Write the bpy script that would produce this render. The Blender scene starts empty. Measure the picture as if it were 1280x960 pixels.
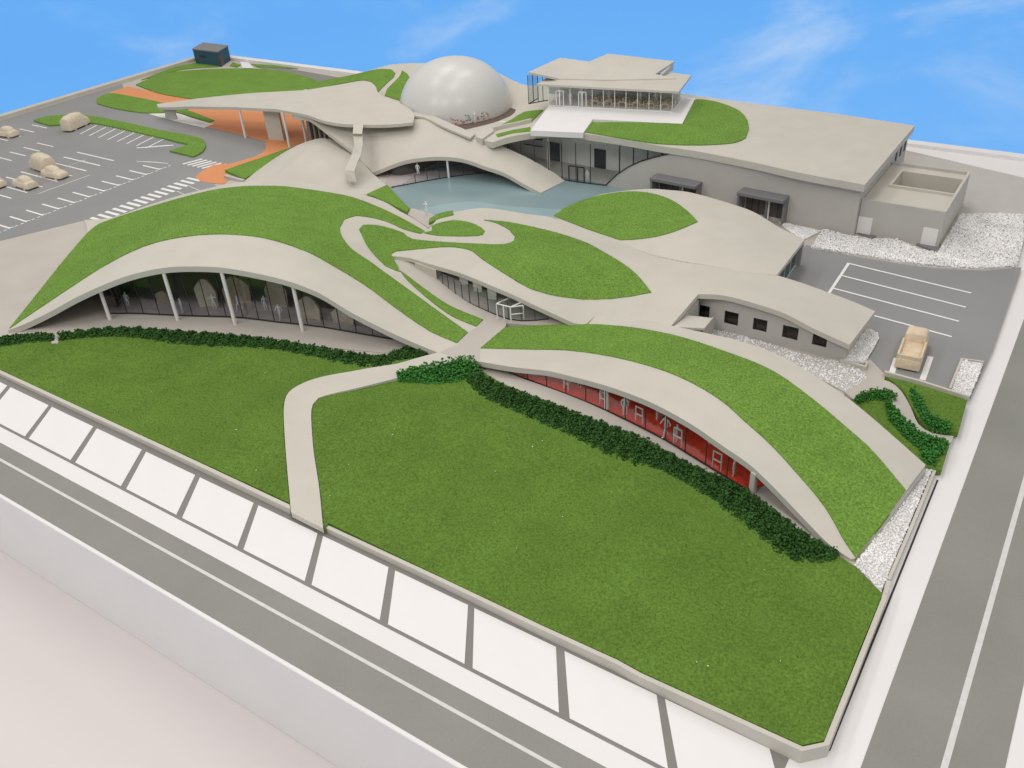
import bpy, bmesh, math, random
import numpy as np
from mathutils import Vector, Matrix, Euler
from mathutils.geometry import delaunay_2d_cdt

S = bpy.context.scene
COL = S.collection
rad = math.radians
rng = np.random.default_rng(7)
random.seed(7)

# ------------------------------------------------------------------ camera
F_PX = 1110.0
CAM_H = 45.0
_a, _b, _g = rad(35.585), rad(56.61), rad(-3.885)
RC = Matrix.Rotation(_a, 3, 'Z') @ Matrix.Rotation(_b, 3, 'X') @ Matrix.Rotation(_g, 3, 'Z')
cam_d = bpy.data.cameras.new('camera')
cam_d.sensor_width = 36.0
cam_d.lens = 36.0 * F_PX / 1280.0
cam_d.clip_start = 1.0
cam_d.clip_end = 3000.0
cam = bpy.data.objects.new('camera', cam_d)
COL.objects.link(cam)
cam.matrix_world = Matrix.Translation((0, 0, CAM_H)) @ RC.to_4x4()
S.camera = cam

# ------------------------------------------------------------------ world, lamps, exposure
w = bpy.data.worlds.new('World')
S.world = w
w.use_nodes = True
bg = w.node_tree.nodes['Background']
bg.inputs[0].default_value = (1.0, 0.975, 0.95, 1)
bg.inputs[1].default_value = 0.64

def area(name, loc, size, power, color):
    d = bpy.data.lights.new(name, 'AREA')
    d.shape = 'RECTANGLE'; d.size = size[0]; d.size_y = size[1]
    d.energy = power; d.color = color
    o = bpy.data.objects.new(name, d); COL.objects.link(o)
    o.location = loc
    return o
for lx, ly in ((-150, 165), (-80, 165), (-150, 75), (-60, 75), (-130, -85), (-40, -85), (50, -10)):
    area('ceiling_lamp', (lx, ly, 150), (26, 70), 98000 if ly < 50 else 44000, (1.0, 0.965, 0.93))

S.view_settings.view_transform = 'Standard'
S.view_settings.look = 'None'
S.view_settings.exposure = -0.30
S.view_settings.gamma = 1.0
S.view_settings.use_curve_mapping = False
S.render.engine = 'CYCLES'

# ------------------------------------------------------------------ survey helpers
RN = np.array(RC)
def W(px, py, z=0.0):
    """world point at height z on the sight line surveyed at (px, py)"""
    d = RN @ np.array([(px - 640) / F_PX, -(py - 480) / F_PX, -1.0])
    t = (z - CAM_H) / d[2]
    return np.array([d[0] * t, d[1] * t, z])

def crv(pts, step=7.0, closed=False, flat=None):
    """Catmull-Rom through survey points (px,py,z[,'c' corner]) -> world points"""
    P = []
    for p in pts:
        z = flat if flat is not None else p[2]
        P.append((p[0], p[1], z, p[-1] == 'c'))
    n = len(P)
    out = []
    segs = n if closed else n - 1
    for i in range(segs):
        p1 = P[i]; p2 = P[(i + 1) % n]
        p0 = P[i - 1] if (closed or i > 0) else p1
        p3 = P[(i + 2) % n] if (closed or i + 2 < n) else p2
        a0 = p1 if p1[3] else p0
        a3 = p2 if p2[3] else p3
        L = math.dist(p1[:2], p2[:2])
        if p1[3] and p2[3]:
            k = max(1, int(L / 25))
        else:
            k = max(2, int(L / step))
        q0, q1, q2, q3 = (np.array(v[:3], float) for v in (a0, p1, p2, a3))
        for j in range(k):
            t = j / k
            if p1[3] and p2[3]:
                v = q1 * (1 - t) + q2 * t
            else:
                m1 = (q2 - q0) * 0.5 * min(1, 2 * L / (math.dist(a0[:2], p2[:2]) + 1e-6))
                m2 = (q3 - q1) * 0.5 * min(1, 2 * L / (math.dist(p1[:2], a3[:2]) + 1e-6))
                v = (2*t**3 - 3*t**2 + 1)*q1 + (t**3 - 2*t**2 + t)*m1 + (-2*t**3 + 3*t**2)*q2 + (t**3 - t**2)*m2
            out.append(v)
    if not closed:
        out.append(np.array(P[-1][:3], float))
    return np.array([W(*v) for v in out])

class Field:
    """smooth height field through scattered points (thin plate)"""
    def __init__(s, pts, lam=0.02):
        pts = np.asarray(pts, float)
        key = np.round(pts[:, :2], 1)
        _, idx = np.unique(key, axis=0, return_index=True)
        pts = pts[idx]
        if len(pts) > 260:
            pts = pts[::len(pts) // 260 + 1]
        s.c = pts[:, :2]; n = len(pts)
        K = s.k(s.c, s.c) + lam * np.eye(n) * 10
        A = np.zeros((n + 3, n + 3)); A[:n, :n] = K; A[:n, n] = 1; A[:n, n+1:] = s.c
        A[n:, :n] = A[:n, n:].T
        b = np.zeros(n + 3); b[:n] = pts[:, 2]
        s.w = np.linalg.solve(A, b)
    @staticmethod
    def k(a, b):
        r2 = ((a[:, None] - b[None]) ** 2).sum(2)
        return 0.5 * r2 * np.log(r2 + 1e-9)
    def __call__(s, xy):
        xy = np.atleast_2d(np.asarray(xy, float))[:, :2]
        out = np.empty(len(xy))
        for i in range(0, len(xy), 20000):
            q = xy[i:i+20000]
            out[i:i+20000] = s.k(q, s.c) @ s.w[:-3] + s.w[-3] + q @ s.w[-2:]
        return out
    def hit(s, px, py):
        d = RN @ np.array([(px - 640) / F_PX, -(py - 480) / F_PX, -1.0])
        zs = np.linspace(11, -2, 261)
        t = (zs - CAM_H) / d[2]
        q = np.stack([d[0]*t, d[1]*t], 1)
        g = zs - s(q)
        k = np.where((g[:-1] > 0) & (g[1:] <= 0))[0]
        if len(k):
            i = k[0]; u = g[i] / (g[i] - g[i+1]); z = zs[i] * (1-u) + zs[i+1] * u
        else:
            z = zs[np.argmin(np.abs(g))]
        return W(px, py, z)
    def on(s, pts, step=6.0, closed=True):
        Wp = []
        flat = crv2(pts, step, closed)
        for p in flat: Wp.append(s.hit(*p))
        return np.array(Wp)

def crv2(pts, step, closed):
    """spline of survey points kept in survey coordinates"""
    P = [(p[0], p[1], len(p) > 2 and p[-1] == 'c') for p in pts]
    n = len(P); out = []
    for i in range(n if closed else n - 1):
        p1 = P[i]; p2 = P[(i+1) % n]
        p0 = P[i-1] if (closed or i > 0) else p1
        p3 = P[(i+2) % n] if (closed or i+2 < n) else p2
        a0 = p1 if p1[2] else p0; a3 = p2 if p2[2] else p3
        L = math.dist(p1[:2], p2[:2]); k = max(1, int(L / step))
        q0, q1, q2, q3 = (np.array(v[:2], float) for v in (a0, p1, p2, a3))
        m1 = (q2 - q0) * 0.5 * min(1, 2 * L / (math.dist(a0[:2], p2[:2]) + 1e-6))
        m2 = (q3 - q1) * 0.5 * min(1, 2 * L / (math.dist(p1[:2], a3[:2]) + 1e-6))
        for j in range(k):
            t = j / k
            if p1[2] and p2[2]: v = q1*(1-t) + q2*t
            else: v = (2*t**3-3*t**2+1)*q1 + (t**3-2*t**2+t)*m1 + (-2*t**3+3*t**2)*q2 + (t**3-t**2)*m2
            out.append(v)
    if not closed: out.append(np.array(P[-1][:2], float))
    return out

# ------------------------------------------------------------------ object helpers
def link(name, me, m=None, parent=None, smooth=None):
    o = bpy.data.objects.new(name, me); COL.objects.link(o)
    if m is not None and not me.materials: me.materials.append(m)
    if parent is not None: o.parent = parent
    if smooth:
        me.shade_smooth()
        me.set_sharp_from_angle(angle=rad(smooth))
    return o
def tag(o, label=None, cat=None, group=None, kind=None):
    if label: o['label'] = label
    if cat: o['category'] = cat
    if group: o['group'] = group
    if kind: o['kind'] = kind
    return o
def thing(name, label, cat, group=None, loc=(0, 0, 0), rz=0.0):
    o = bpy.data.objects.new(name, None); COL.objects.link(o)
    o.empty_display_size = 0.5
    o.location = loc; o.rotation_euler = (0, 0, rz)
    return tag(o, label, cat, group)
def copy_tree(o, parent=None):
    c = o.copy(); COL.objects.link(c); c.parent = parent
    for ch in [x for x in bpy.data.objects if x.parent == o]:
        copy_tree(ch, c)
    return c
def mesh_from(name, verts, faces):
    me = bpy.data.meshes.new(name)
    me.from_pydata([tuple(map(float, v)) for v in verts], [], [tuple(map(int, f)) for f in faces])
    me.update()
    return me
def box_data(x0, y0, z0, x1, y1, z1):
    v = [(x0,y0,z0),(x1,y0,z0),(x1,y1,z0),(x0,y1,z0),(x0,y0,z1),(x1,y0,z1),(x1,y1,z1),(x0,y1,z1)]
    f = [(3,2,1,0),(4,5,6,7),(0,1,5,4),(1,2,6,5),(2,3,7,6),(3,0,4,7)]
    return v, f
def box(name, m, a, b, parent=None, bev=0.0):
    v, f = box_data(*a, *b)
    bm = bmesh.new()
    vs = [bm.verts.new(p) for p in v]
    for q in f: bm.faces.new([vs[i] for i in q])
    if bev: bmesh.ops.bevel(bm, geom=bm.edges[:], offset=bev, segments=1, affect='EDGES')
    me = bpy.data.meshes.new(name); bm.to_mesh(me); bm.free()
    return link(name, me, m, parent)
def prism(name, m, pts, z0, z1, parent=None):
    """vertical prism; z0,z1 scalars or lists"""
    pts = [p[:2] for p in pts]; n = len(pts)
    ar = sum(pts[i][0]*pts[(i+1) % n][1] - pts[(i+1) % n][0]*pts[i][1] for i in range(n))
    Z0 = list(np.broadcast_to(z0, n)); Z1 = list(np.broadcast_to(z1, n))
    if ar < 0: pts = pts[::-1]; Z0 = Z0[::-1]; Z1 = Z1[::-1]
    v = [(p[0], p[1], Z0[i]) for i, p in enumerate(pts)] + [(p[0], p[1], Z1[i]) for i, p in enumerate(pts)]
    f = [tuple(range(n-1, -1, -1)), tuple(range(n, 2*n))] + [(i, (i+1) % n, n+(i+1) % n, n+i) for i in range(n)]
    return link(name, mesh_from(name, v, f), m, parent)
def slabs(name, m, segs, parent=None):
    """join several boxes of one part; each (a,b)"""
    V = []; Fc = []
    for a, b in segs:
        v, f = box_data(*a, *b); k = len(V)
        V += v; Fc += [tuple(i+k for i in q) for q in f]
    return link(name, mesh_from(name, V, Fc), m, parent)
def cyl(name, m, p0, p1, r, parent=None, n=12, r1=None):
    p0 = Vector(p0); p1 = Vector(p1); d = (p1-p0); L = d.length
    q = d.to_track_quat('Z', 'Y').to_matrix()
    r1 = r if r1 is None else r1
    V = []; 
    for k, (c, rr) in enumerate(((p0, r), (p1, r1))):
        for i in range(n):
            t = 2*math.pi*i/n
            V.append(c + q @ Vector((rr*math.cos(t), rr*math.sin(t), 0)))
    Fc = [(i, (i+1) % n, n+(i+1) % n, n+i) for i in range(n)] + [tuple(range(n-1, -1, -1)), tuple(range(n, 2*n))]
    return link(name, mesh_from(name, V, Fc), m, parent, smooth=40)

def inside(poly, q):
    x, y = q[:, 0], q[:, 1]; r = np.zeros(len(q), bool)
    px, py = poly[:, 0], poly[:, 1]; j = len(poly)-1
    for i in range(len(poly)):
        c = ((py[i] > y) != (py[j] > y))
        with np.errstate(divide='ignore', invalid='ignore'):
            xx = (px[j]-px[i])*(y-py[i])/(py[j]-py[i]+1e-12)+px[i]
        r ^= c & (x < xx); j = i
    return r
def edge_dist(poly, q):
    a = poly; b = np.roll(poly, -1, 0); d = np.full(len(q), 1e9)
    for i in range(len(a)):
        ab = b[i]-a[i]; t = np.clip(((q-a[i]) @ ab)/(ab@ab+1e-9), 0, 1)
        d = np.minimum(d, np.hypot(*(q-(a[i]+t[:, None]*ab)).T))
    return d
def patch(name, m, outline, zf=None, thick=0.4, parent=None, s=1.0, lift=0.0, m_side=None, bot=None, holes=()):
    """sheet filling a closed world outline, following height field zf, with real thickness"""
    P = np.asarray(outline)[:, :3]
    keep = [0]
    for i in range(1, len(P)):
        if np.hypot(*(P[i, :2]-P[keep[-1], :2])) > 0.05: keep.append(i)
    P = P[keep]; xy = P[:, :2]
    lo, hi = xy.min(0), xy.max(0)
    gx = np.arange(lo[0], hi[0], s); gy = np.arange(lo[1], hi[1], s*0.87)
    G = np.array([(x + (0.5*s if j % 2 else 0), y) for j, y in enumerate(gy) for x in gx])
    if len(G):
        G = G[inside(xy, G)]
        if len(G): G = G[edge_dist(xy, G) > 0.45*s]
    n = len(xy)
    vs = [Vector(p) for p in xy] + [Vector(p) for p in G]
    r = delaunay_2d_cdt(vs, [], [list(range(n))], 1, 1e-5)
    V2 = np.array([tuple(v) for v in r[0]]); tris = r[2]
    if zf is None: z = np.full(len(V2), P[0, 2])
    else:
        z = zf(V2)
    if zf is not None:
        for vi, orig in enumerate(r[3]):
            for o_ in orig:
                if o_ < n: z[vi] = P[o_, 2]
    z = z + lift
    N = len(V2)
    zb = z - thick if bot is None else np.full(N, bot)
    V = [(V2[i, 0], V2[i, 1], z[i]) for i in range(N)] + [(V2[i, 0], V2[i, 1], zb[i]) for i in range(N)]
    Fc = []; ec = {}
    for t in tris:
        a = V2[list(t)]
        ar = sum(a[i][0]*a[(i+1) % len(a)][1]-a[(i+1) % len(a)][0]*a[i][1] for i in range(len(a)))
        t = list(t) if ar > 0 else list(t)[::-1]
        Fc.append(tuple(t)); Fc.append(tuple(i+N for i in t[::-1]))
        for i in range(len(t)):
            e = (t[i], t[(i+1) % len(t)])
            if (e[1], e[0]) in ec: del ec[(e[1], e[0])]
            else: ec[e] = 1
    k0 = len(Fc)
    for (a, b) in ec: Fc.append((a, a+N, b+N, b))
    me = mesh_from(name, V, Fc)
    o = link(name, me, m, parent)
    if m_side is not None:
        me.materials.append(m_side)
        for p in me.polygons[k0:]: p.material_index = 1
    me.shade_smooth(); me.set_sharp_from_angle(angle=rad(38))
    return o
def skirt(name, m, pts, z0, parent=None, th=0.25, drop=0.25):
    """thin upright wall below an edge line"""
    P = np.asarray(pts)[:, :3]; n = len(P)
    t = np.gradient(P[:, :2], axis=0); t /= (np.linalg.norm(t, axis=1)[:, None]+1e-9)
    nrm = np.stack([-t[:, 1], t[:, 0]], 1)*th/2
    V = []
    for i in range(n):
        zt = max(P[i, 2]-drop, z0+0.02)
        for sgn in (1, -1):
            q = P[i, :2]+sgn*nrm[i]
            V += [(q[0], q[1], z0), (q[0], q[1], zt)]
    Fc = []
    for i in range(n-1):
        a = 4*i; b = a+4
        Fc += [(a, b, b+1, a+1), (a+2, a+3, b+3, b+2), (a+1, b+1, b+3, a+3), (a, a+2, b+2, b)]
    Fc += [(0, 1, 3, 2), (4*n-4, 4*n-2, 4*n-1, 4*n-3)]
    o = link(name, mesh_from(name, V, Fc), m, parent)
    o.data.shade_smooth(); o.data.set_sharp_from_angle(angle=rad(38))
    return o
def resample(P, n):
    P = np.asarray(P, float); d = np.r_[0, np.cumsum(np.hypot(*np.diff(P[:, :2], axis=0).T))]
    u = np.linspace(0, d[-1], n)
    return np.stack([np.interp(u, d, P[:, k]) for k in range(P.shape[1])], 1)

def scatter(name, m, base_v, base_f, pos, scl, parent=None, flatz=1.0, kind='stuff', jitter=0.25, tilt=True):
    """many small deformed pieces joined into one mesh"""
    bv = np.asarray(base_v, float); n = len(pos); nb = len(bv)
    a = rng.uniform(0, 2*math.pi, n); b = rng.uniform(-1, 1, n)*(math.pi if tilt else 0.0)
    ca, sa, cb, sb = np.cos(a), np.sin(a), np.cos(b), np.sin(b)
    v = bv[None].repeat(n, 0)
    if jitter: v = v*(1+rng.uniform(-jitter, jitter, v.shape))
    x, y, z = v[..., 0], v[..., 1], v[..., 2]
    y2 = y*cb[:, None]-z*sb[:, None]; z2 = y*sb[:, None]+z*cb[:, None]
    x3 = x*ca[:, None]-y2*sa[:, None]; y3 = x*sa[:, None]+y2*ca[:, None]
    s_ = np.asarray(scl).reshape(-1, 1)
    V = np.stack([x3*s_, y3*s_, z2*s_*flatz], 2)+np.asarray(pos)[:, None]
    V = V.reshape(-1, 3)
    bf = np.asarray(base_f); k = bf.shape[1]
    Fi = (bf[None]+(np.arange(n)*nb)[:, None, None]).reshape(-1)
    me = bpy.data.meshes.new(name)
    me.vertices.add(len(V)); me.vertices.foreach_set('co', V.ravel())
    nf = len(Fi)//k
    me.loops.add(len(Fi)); me.loops.foreach_set('vertex_index', Fi.astype(np.int32))
    me.polygons.add(nf); me.polygons.foreach_set('loop_start', (np.arange(nf)*k).astype(np.int32))
    me.polygons.foreach_set('loop_total', np.full(nf, k, np.int32))
    me.update(calc_edges=True)
    o = link(name, me, m, parent)
    if kind: o['kind'] = kind
    return o
def ico(sub=1):
    bm = bmesh.new(); bmesh.ops.create_icosphere(bm, subdivisions=sub, radius=1)
    bm.verts.ensure_lookup_table()
    v = [tuple(x.co) for x in bm.verts]; f = [tuple(x.index for x in q.verts) for q in bm.faces]; bm.free()
    return v, f
ICO = ico(1); ICO2 = ico(2)
def sample_in(poly, n):
    poly = np.asarray(poly)[:, :2]; lo, hi = poly.min(0), poly.max(0); out = []
    while sum(map(len, out)) < n:
        q = rng.uniform(lo, hi, (n*2, 2)); out.append(q[inside(poly, q)])
    return np.concatenate(out)[:n]
def area_of(poly):
    p = np.asarray(poly)[:, :2]; q = np.roll(p, -1, 0)
    return abs((p[:, 0]*q[:, 1]-q[:, 0]*p[:, 1]).sum())/2

# ------------------------------------------------------------------ materials
def lin(r, g, b):
    return tuple(((c/255)/12.92 if c/255 <= .04045 else ((c/255+.055)/1.055)**2.4) for c in (r, g, b))
def mat(name, c, rough=0.7, var=0.04, nscale=1.5, bump=0.0, bscale=12.0, spec=0.3, fine=0.0, fscale=30.0, metal=0.0, coat=0.0, bdist=0.05):
    m = bpy.data.materials.new(name); m.use_nodes = True
    nt = m.node_tree; b = nt.nodes['Principled BSDF']
    b.inputs['Roughness'].default_value = rough
    b.inputs['Specular IOR Level'].default_value = spec
    b.inputs['Metallic'].default_value = metal
    b.inputs['Coat Weight'].default_value = coat
    tc = nt.nodes.new('ShaderNodeTexCoord')
    n1 = nt.nodes.new('ShaderNodeTexNoise'); n1.inputs['Scale'].default_value = nscale; n1.inputs['Detail'].default_value = 4
    nt.links.new(tc.outputs['Object'], n1.inputs['Vector'])
    mr = nt.nodes.new('ShaderNodeMapRange'); mr.inputs[1].default_value = .3; mr.inputs[2].default_value = .7
    mr.inputs[3].default_value = 1-var; mr.inputs[4].default_value = 1+var
    nt.links.new(n1.outputs[0], mr.inputs[0])
    val = mr.outputs[0]
    if fine:
        n2 = nt.nodes.new('ShaderNodeTexNoise'); n2.inputs['Scale'].default_value = fscale; n2.inputs['Detail'].default_value = 2
        nt.links.new(tc.outputs['Object'], n2.inputs['Vector'])
        m2 = nt.nodes.new('ShaderNodeMapRange'); m2.inputs[1].default_value = .3; m2.inputs[2].default_value = .7
        m2.inputs[3].default_value = 1-fine; m2.inputs[4].default_value = 1+fine
        nt.links.new(n2.outputs[0], m2.inputs[0])
        mm = nt.nodes.new('ShaderNodeMath'); mm.operation = 'MULTIPLY'
        nt.links.new(val, mm.inputs[0]); nt.links.new(m2.outputs[0], mm.inputs[1]); val = mm.outputs[0]
    vm = nt.nodes.new('ShaderNodeVectorMath'); vm.operation = 'SCALE'; vm.inputs[0].default_value = c[:3]
    nt.links.new(val, vm.inputs['Scale']); nt.links.new(vm.outputs[0], b.inputs['Base Color'])
    if bump:
        n3 = nt.nodes.new('ShaderNodeTexNoise'); n3.inputs['Scale'].default_value = bscale; n3.inputs['Detail'].default_value = 3
        nt.links.new(tc.outputs['Object'], n3.inputs['Vector'])
        bp = nt.nodes.new('ShaderNodeBump'); bp.inputs['Strength'].default_value = bump; bp.inputs['Distance'].default_value = bdist
        nt.links.new(n3.outputs[0], bp.inputs['Height']); nt.links.new(bp.outputs[0], b.inputs['Normal'])
    return m
def blade_mat(name, c, var=0.35):
    m = mat(name, c, rough=0.85, var=0.10, nscale=0.35, spec=0.1)
    nt = m.node_tree; b = nt.nodes['Principled BSDF']
    gi = nt.nodes.new('ShaderNodeNewGeometry')
    mr = nt.nodes.new('ShaderNodeMapRange'); mr.inputs[3].default_value = 1-var; mr.inputs[4].default_value = 1+var
    nt.links.new(gi.outputs['Random Per Island'], mr.inputs[0])
    old = b.inputs['Base Color'].links[0].from_socket
    vm = nt.nodes.new('ShaderNodeVectorMath'); vm.operation = 'SCALE'
    nt.links.new(old, vm.inputs[0]); nt.links.new(mr.outputs[0], vm.inputs['Scale'])
    nt.links.new(vm.outputs[0], b.inputs['Base Color'])
    return m
def glass_mat(name, tint, alpha):
    m = bpy.data.materials.new(name); m.use_nodes = True; nt = m.node_tree
    for n in list(nt.nodes): nt.nodes.remove(n)
    out = nt.nodes.new('ShaderNodeOutputMaterial')
    tr = nt.nodes.new('ShaderNodeBsdfTransparent'); tr.inputs[0].default_value = (*tint, 1)
    gl = nt.nodes.new('ShaderNodeBsdfGlossy'); gl.inputs['Roughness'].default_value = 0.08; gl.inputs[0].default_value = (.9, .92, .93, 1)
    fr = nt.nodes.new('ShaderNodeFresnel'); fr.inputs[0].default_value = 1.45
    ad = nt.nodes.new('ShaderNodeMath'); ad.operation = 'MULTIPLY_ADD'; ad.inputs[1].default_value = 0.16; ad.inputs[2].default_value = alpha
    nt.links.new(fr.outputs[0], ad.inputs[0])
    mx = nt.nodes.new('ShaderNodeMixShader'); nt.links.new(ad.outputs[0], mx.inputs[0])
    nt.links.new(tr.outputs[0], mx.inputs[1]); nt.links.new(gl.outputs[0], mx.inputs[2]); nt.links.new(mx.outputs[0], out.inputs[0])
    return m

M = dict(
    paint=mat('beige_paint', (.535, .508, .448), .62, .035, .35, .12, 14, fine=.02, fscale=9, bdist=.02),
    ground=mat('site_paint', (.475, .438, .395), .68, .05, .25, .12, 14, fine=.02, fscale=9, bdist=.02),
    wallp=mat('wall_paint', (.475, .46, .43), .7, .03, .5, .08, 14),
    white=mat('white_board', (.75, .735, .73), .55, .015, .2, .03, 10, fine=.01),
    tile=mat('white_tile', (.765, .75, .748), .5, .012, .4, .02, 10),
    grout=mat('grey_paper', (.215, .205, .19), .6, .05, .3, .05, 20, fine=.03),
    asphalt=mat('grey_road_paper', (.245, .245, .225), .55, .08, .12, .05, 20, fine=.04, fscale=12),
    asphalt2=mat('grey_lot_paper', (.26, .26, .26), .6, .07, .08, .05, 20, fine=.03, fscale=12),
    line=mat('white_line', (.78, .77, .76), .6, .03, 2),
    lineb=mat('faded_line', (.62, .61, .60), .6, .06, 2),
    roofgrass=mat('roof_flock', (.155, .280, .050), .9, .07, .35, .9, 7, spec=.1, fine=.30, fscale=5.5, bdist=.12),
    lawn=mat('lawn_flock', (.112, .200, .033), .9, .10, .22, .6, 7, spec=.1, fine=.22, fscale=5.5, bdist=.14),
    rblade=blade_mat('roof_grass_fibre', (.170, .305, .055), .22),
    lblade=blade_mat('lawn_fibre', (.142, .245, .042), .20),
    hedged=blade_mat('dark_foam', (.036, .094, .022), .5),
    hedgeb=blade_mat('bright_foam', (.050, .185, .036), .40),
    orange=mat('orange_paving', (.66, .27, .115), .7, .03, .4, .05, 14),
    pool=mat('pool_sheet', (.235, .325, .345), .20, .05, .15, .02, 4, spec=.5),
    pool2=mat('pool_sheet_pale', (.275, .385, .41), .22, .04, .15, .02, 4, spec=.5),
    column=mat('white_column', (.78, .76, .73), .5, .02),
    dark=mat('dark_frame', (.035, .035, .037), .5, .05),
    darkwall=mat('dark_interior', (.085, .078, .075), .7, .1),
    brown=mat('brown_deck', (.135, .095, .075), .75, .08, 1.0, .2, 10),
    teal=mat('teal_paint', (.030, .085, .110), .6, .10, .6, .15, 8),
    slate=mat('grey_lid', (.20, .20, .205), .6, .05),
    canopy=mat('grey_canopy', (.19, .19, .195), .6, .04),
    dome=mat('dome_plastic', (.60, .59, .565), .30, .02, .3, .02, 3, spec=.5),
    wood=mat('balsa', (.66, .54, .39), .7, .10, 2.2, .15, 25),
    woodp=mat('pale_balsa', (.62, .54, .42), .75, .08, 1.8, .25, 9),
    red=mat('red_floor', (.95, .085, .05), .6, .04),
    figure=mat('figure_white', (.80, .82, .82), .6, .02),
    purple=mat('grey_interior_floor', (.42, .37, .37), .6, .05),
    stone=blade_mat('stone_white', (.80, .79, .78), .14),
    stonebed=mat('stone_bed', (.66, .65, .64), .8, .08, 5.0),
    stoneg=mat('stone_grey', (.42, .41, .40), .8, .30, 5.0),
    glass=glass_mat('tinted_glass', (.88, .89, .90), .012),
    glassc=glass_mat('clear_glass', (.93, .94, .94), .01),
    glassg=glass_mat('green_glass', (.65, .86, .86), .22),
    table=mat('pinkish_table', (.62, .575, .57), .5, .05, .015, .0, spec=.3),
    inner=mat('white_inner_wall', (.82, .81, .80), .7, .03),
)

# ------------------------------------------------------------------ sky backdrop
def build_sky():
    m = bpy.data.materials.new('printed_sky'); m.use_nodes = True; nt = m.node_tree
    for n in list(nt.nodes): nt.nodes.remove(n)
    out = nt.nodes.new('ShaderNodeOutputMaterial'); em = nt.nodes.new('ShaderNodeEmission')
    tc = nt.nodes.new('ShaderNodeTexCoord')
    mp = nt.nodes.new('ShaderNodeMapping'); mp.inputs['Scale'].default_value = (1/620, 1/620, 1/260)
    nt.links.new(tc.outputs['Object'], mp.inputs[0])
    n1 = nt.nodes.new('ShaderNodeTexNoise'); n1.inputs['Scale'].default_value = 2.6; n1.inputs['Detail'].default_value = 7; n1.inputs['Roughness'].default_value = .55
    n1.inputs['Distortion'].default_value = .35
    nt.links.new(mp.outputs[0], n1.inputs['Vector'])
    cr = nt.nodes.new('ShaderNodeMapRange'); cr.interpolation_type = 'SMOOTHERSTEP'
    cr.inputs[1].default_value = .51; cr.inputs[2].default_value = .80; cr.inputs[3].default_value = 0; cr.inputs[4].default_value = .68; mp.inputs['Location'].default_value = (.13, .05, .22)
    nt.links.new(n1.outputs[0], cr.inputs[0])
    sx = nt.nodes.new('ShaderNodeSeparateXYZ'); nt.links.new(tc.outputs['Object'], sx.inputs[0])
    gr = nt.nodes.new('ShaderNodeMapRange'); gr.inputs[1].default_value = -330; gr.inputs[2].default_value = -120
    nt.links.new(sx.outputs[2], gr.inputs[0])
    mx = nt.nodes.new('ShaderNodeMix'); mx.data_type = 'RGBA'
    mx.inputs[6].default_value = (*lin(126, 190, 255), 1); mx.inputs[7].default_value = (*lin(108, 178, 250), 1)
    nt.links.new(gr.outputs[0], mx.inputs[0])
    mc = nt.nodes.new('ShaderNodeMix'); mc.data_type = 'RGBA'
    nt.links.new(cr.outputs[0], mc.inputs[0]); nt.links.new(mx.outputs[2], mc.inputs[6]); mc.inputs[7].default_value = (*lin(205, 226, 250), 1)
    nt.links.new(mc.outputs[2], em.inputs[0]); em.inputs[1].default_value = 1.18
    nt.links.new(em.outputs[0], out.inputs[0])
    # big printed bowl round the model, open to the room's ceiling
    V = []; Fc = []; nseg = 96; R = 900
    els = [-78, -60, -45, -32, -22, -14, -6, 2]
    for e in els:
        for i in range(nseg):
            a = 2*math.pi*i/nseg
            V.append((R*math.cos(rad(e))*math.cos(a), R*math.cos(rad(e))*math.sin(a), R*math.sin(rad(e))))
    for j in range(len(els)-1):
        for i in range(nseg):
            a = j*nseg+i; b = j*nseg+(i+1) % nseg
            Fc.append((a, a+nseg, b+nseg, b))
    Fc.append(tuple(range(nseg)))
    o = link('sky', mesh_from('sky', V, Fc), m); o.data.shade_smooth()
    tag(o, 'blue sky backdrop with soft white clouds behind the model', kind='structure')
build_sky()

# ------------------------------------------------------------------ table, base board, roads
t = box('table', M['table'], (-172, -70, -9.8), (120, 132, -8.82))
tag(t, 'pale pinkish table top carrying the base board', kind='structure')
t = box('base_board', M['white'], (-174.6, 21.62, -8.8), (5.4, 135.2, 0.0), bev=0.06)
tag(t, 'thick white base board carrying the whole site model', kind='structure')
t = box('front_road', M['asphalt'], (-174.3, 21.9, 0.001), (-2.2, 25.9, 0.03))
tag(t, 'grey road along the front of the board', kind='structure')
box('centre_line', M['lineb'], (-174.3, 24.36, .03), (-2.2, 24.60, .045), t)
t = box('side_road', M['asphalt'], (-2.15, 21.9, 0.001), (4.35, 134.9, 0.03))
tag(t, 'grey road along the right side of the board', kind='structure')
box('centre_line', M['lineb'], (1.45, 21.9, .03), (1.80, 134.9, .045), t)
t = box('pavement', M['grout'], (-173.5, 27.32, 0.001), (-5.6, 32.3, 0.03))
tag(t, 'grey strip with large white square tiles before the front wall', kind='structure')
def tile_mesh():
    # one skewed square card, 6.25 by 4.05
    v = []
    for z in (0.0, 0.035):
        v += [(2.75, 0, z), (9.0, 0, z), (6.35, 4.05, z), (0, 4.05, z)]
    f = [(3, 2, 1, 0), (4, 5, 6, 7), (0, 1, 5, 4), (1, 2, 6, 5), (2, 3, 7, 6), (3, 0, 4, 7)]
    return mesh_from('tile', v, f)
tm = tile_mesh(); tm.materials.append(M['tile'])
x0 = -82.35 - 13*6.93
k = 0
while x0 + k*6.93 < -8:
    X = x0+k*6.93
    o = bpy.data.objects.new('tile', tm); COL.objects.link(o); o.parent = t
    o.location = (X+random.uniform(-.03, .03), 27.55, 0.03)
    k += 1

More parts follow.
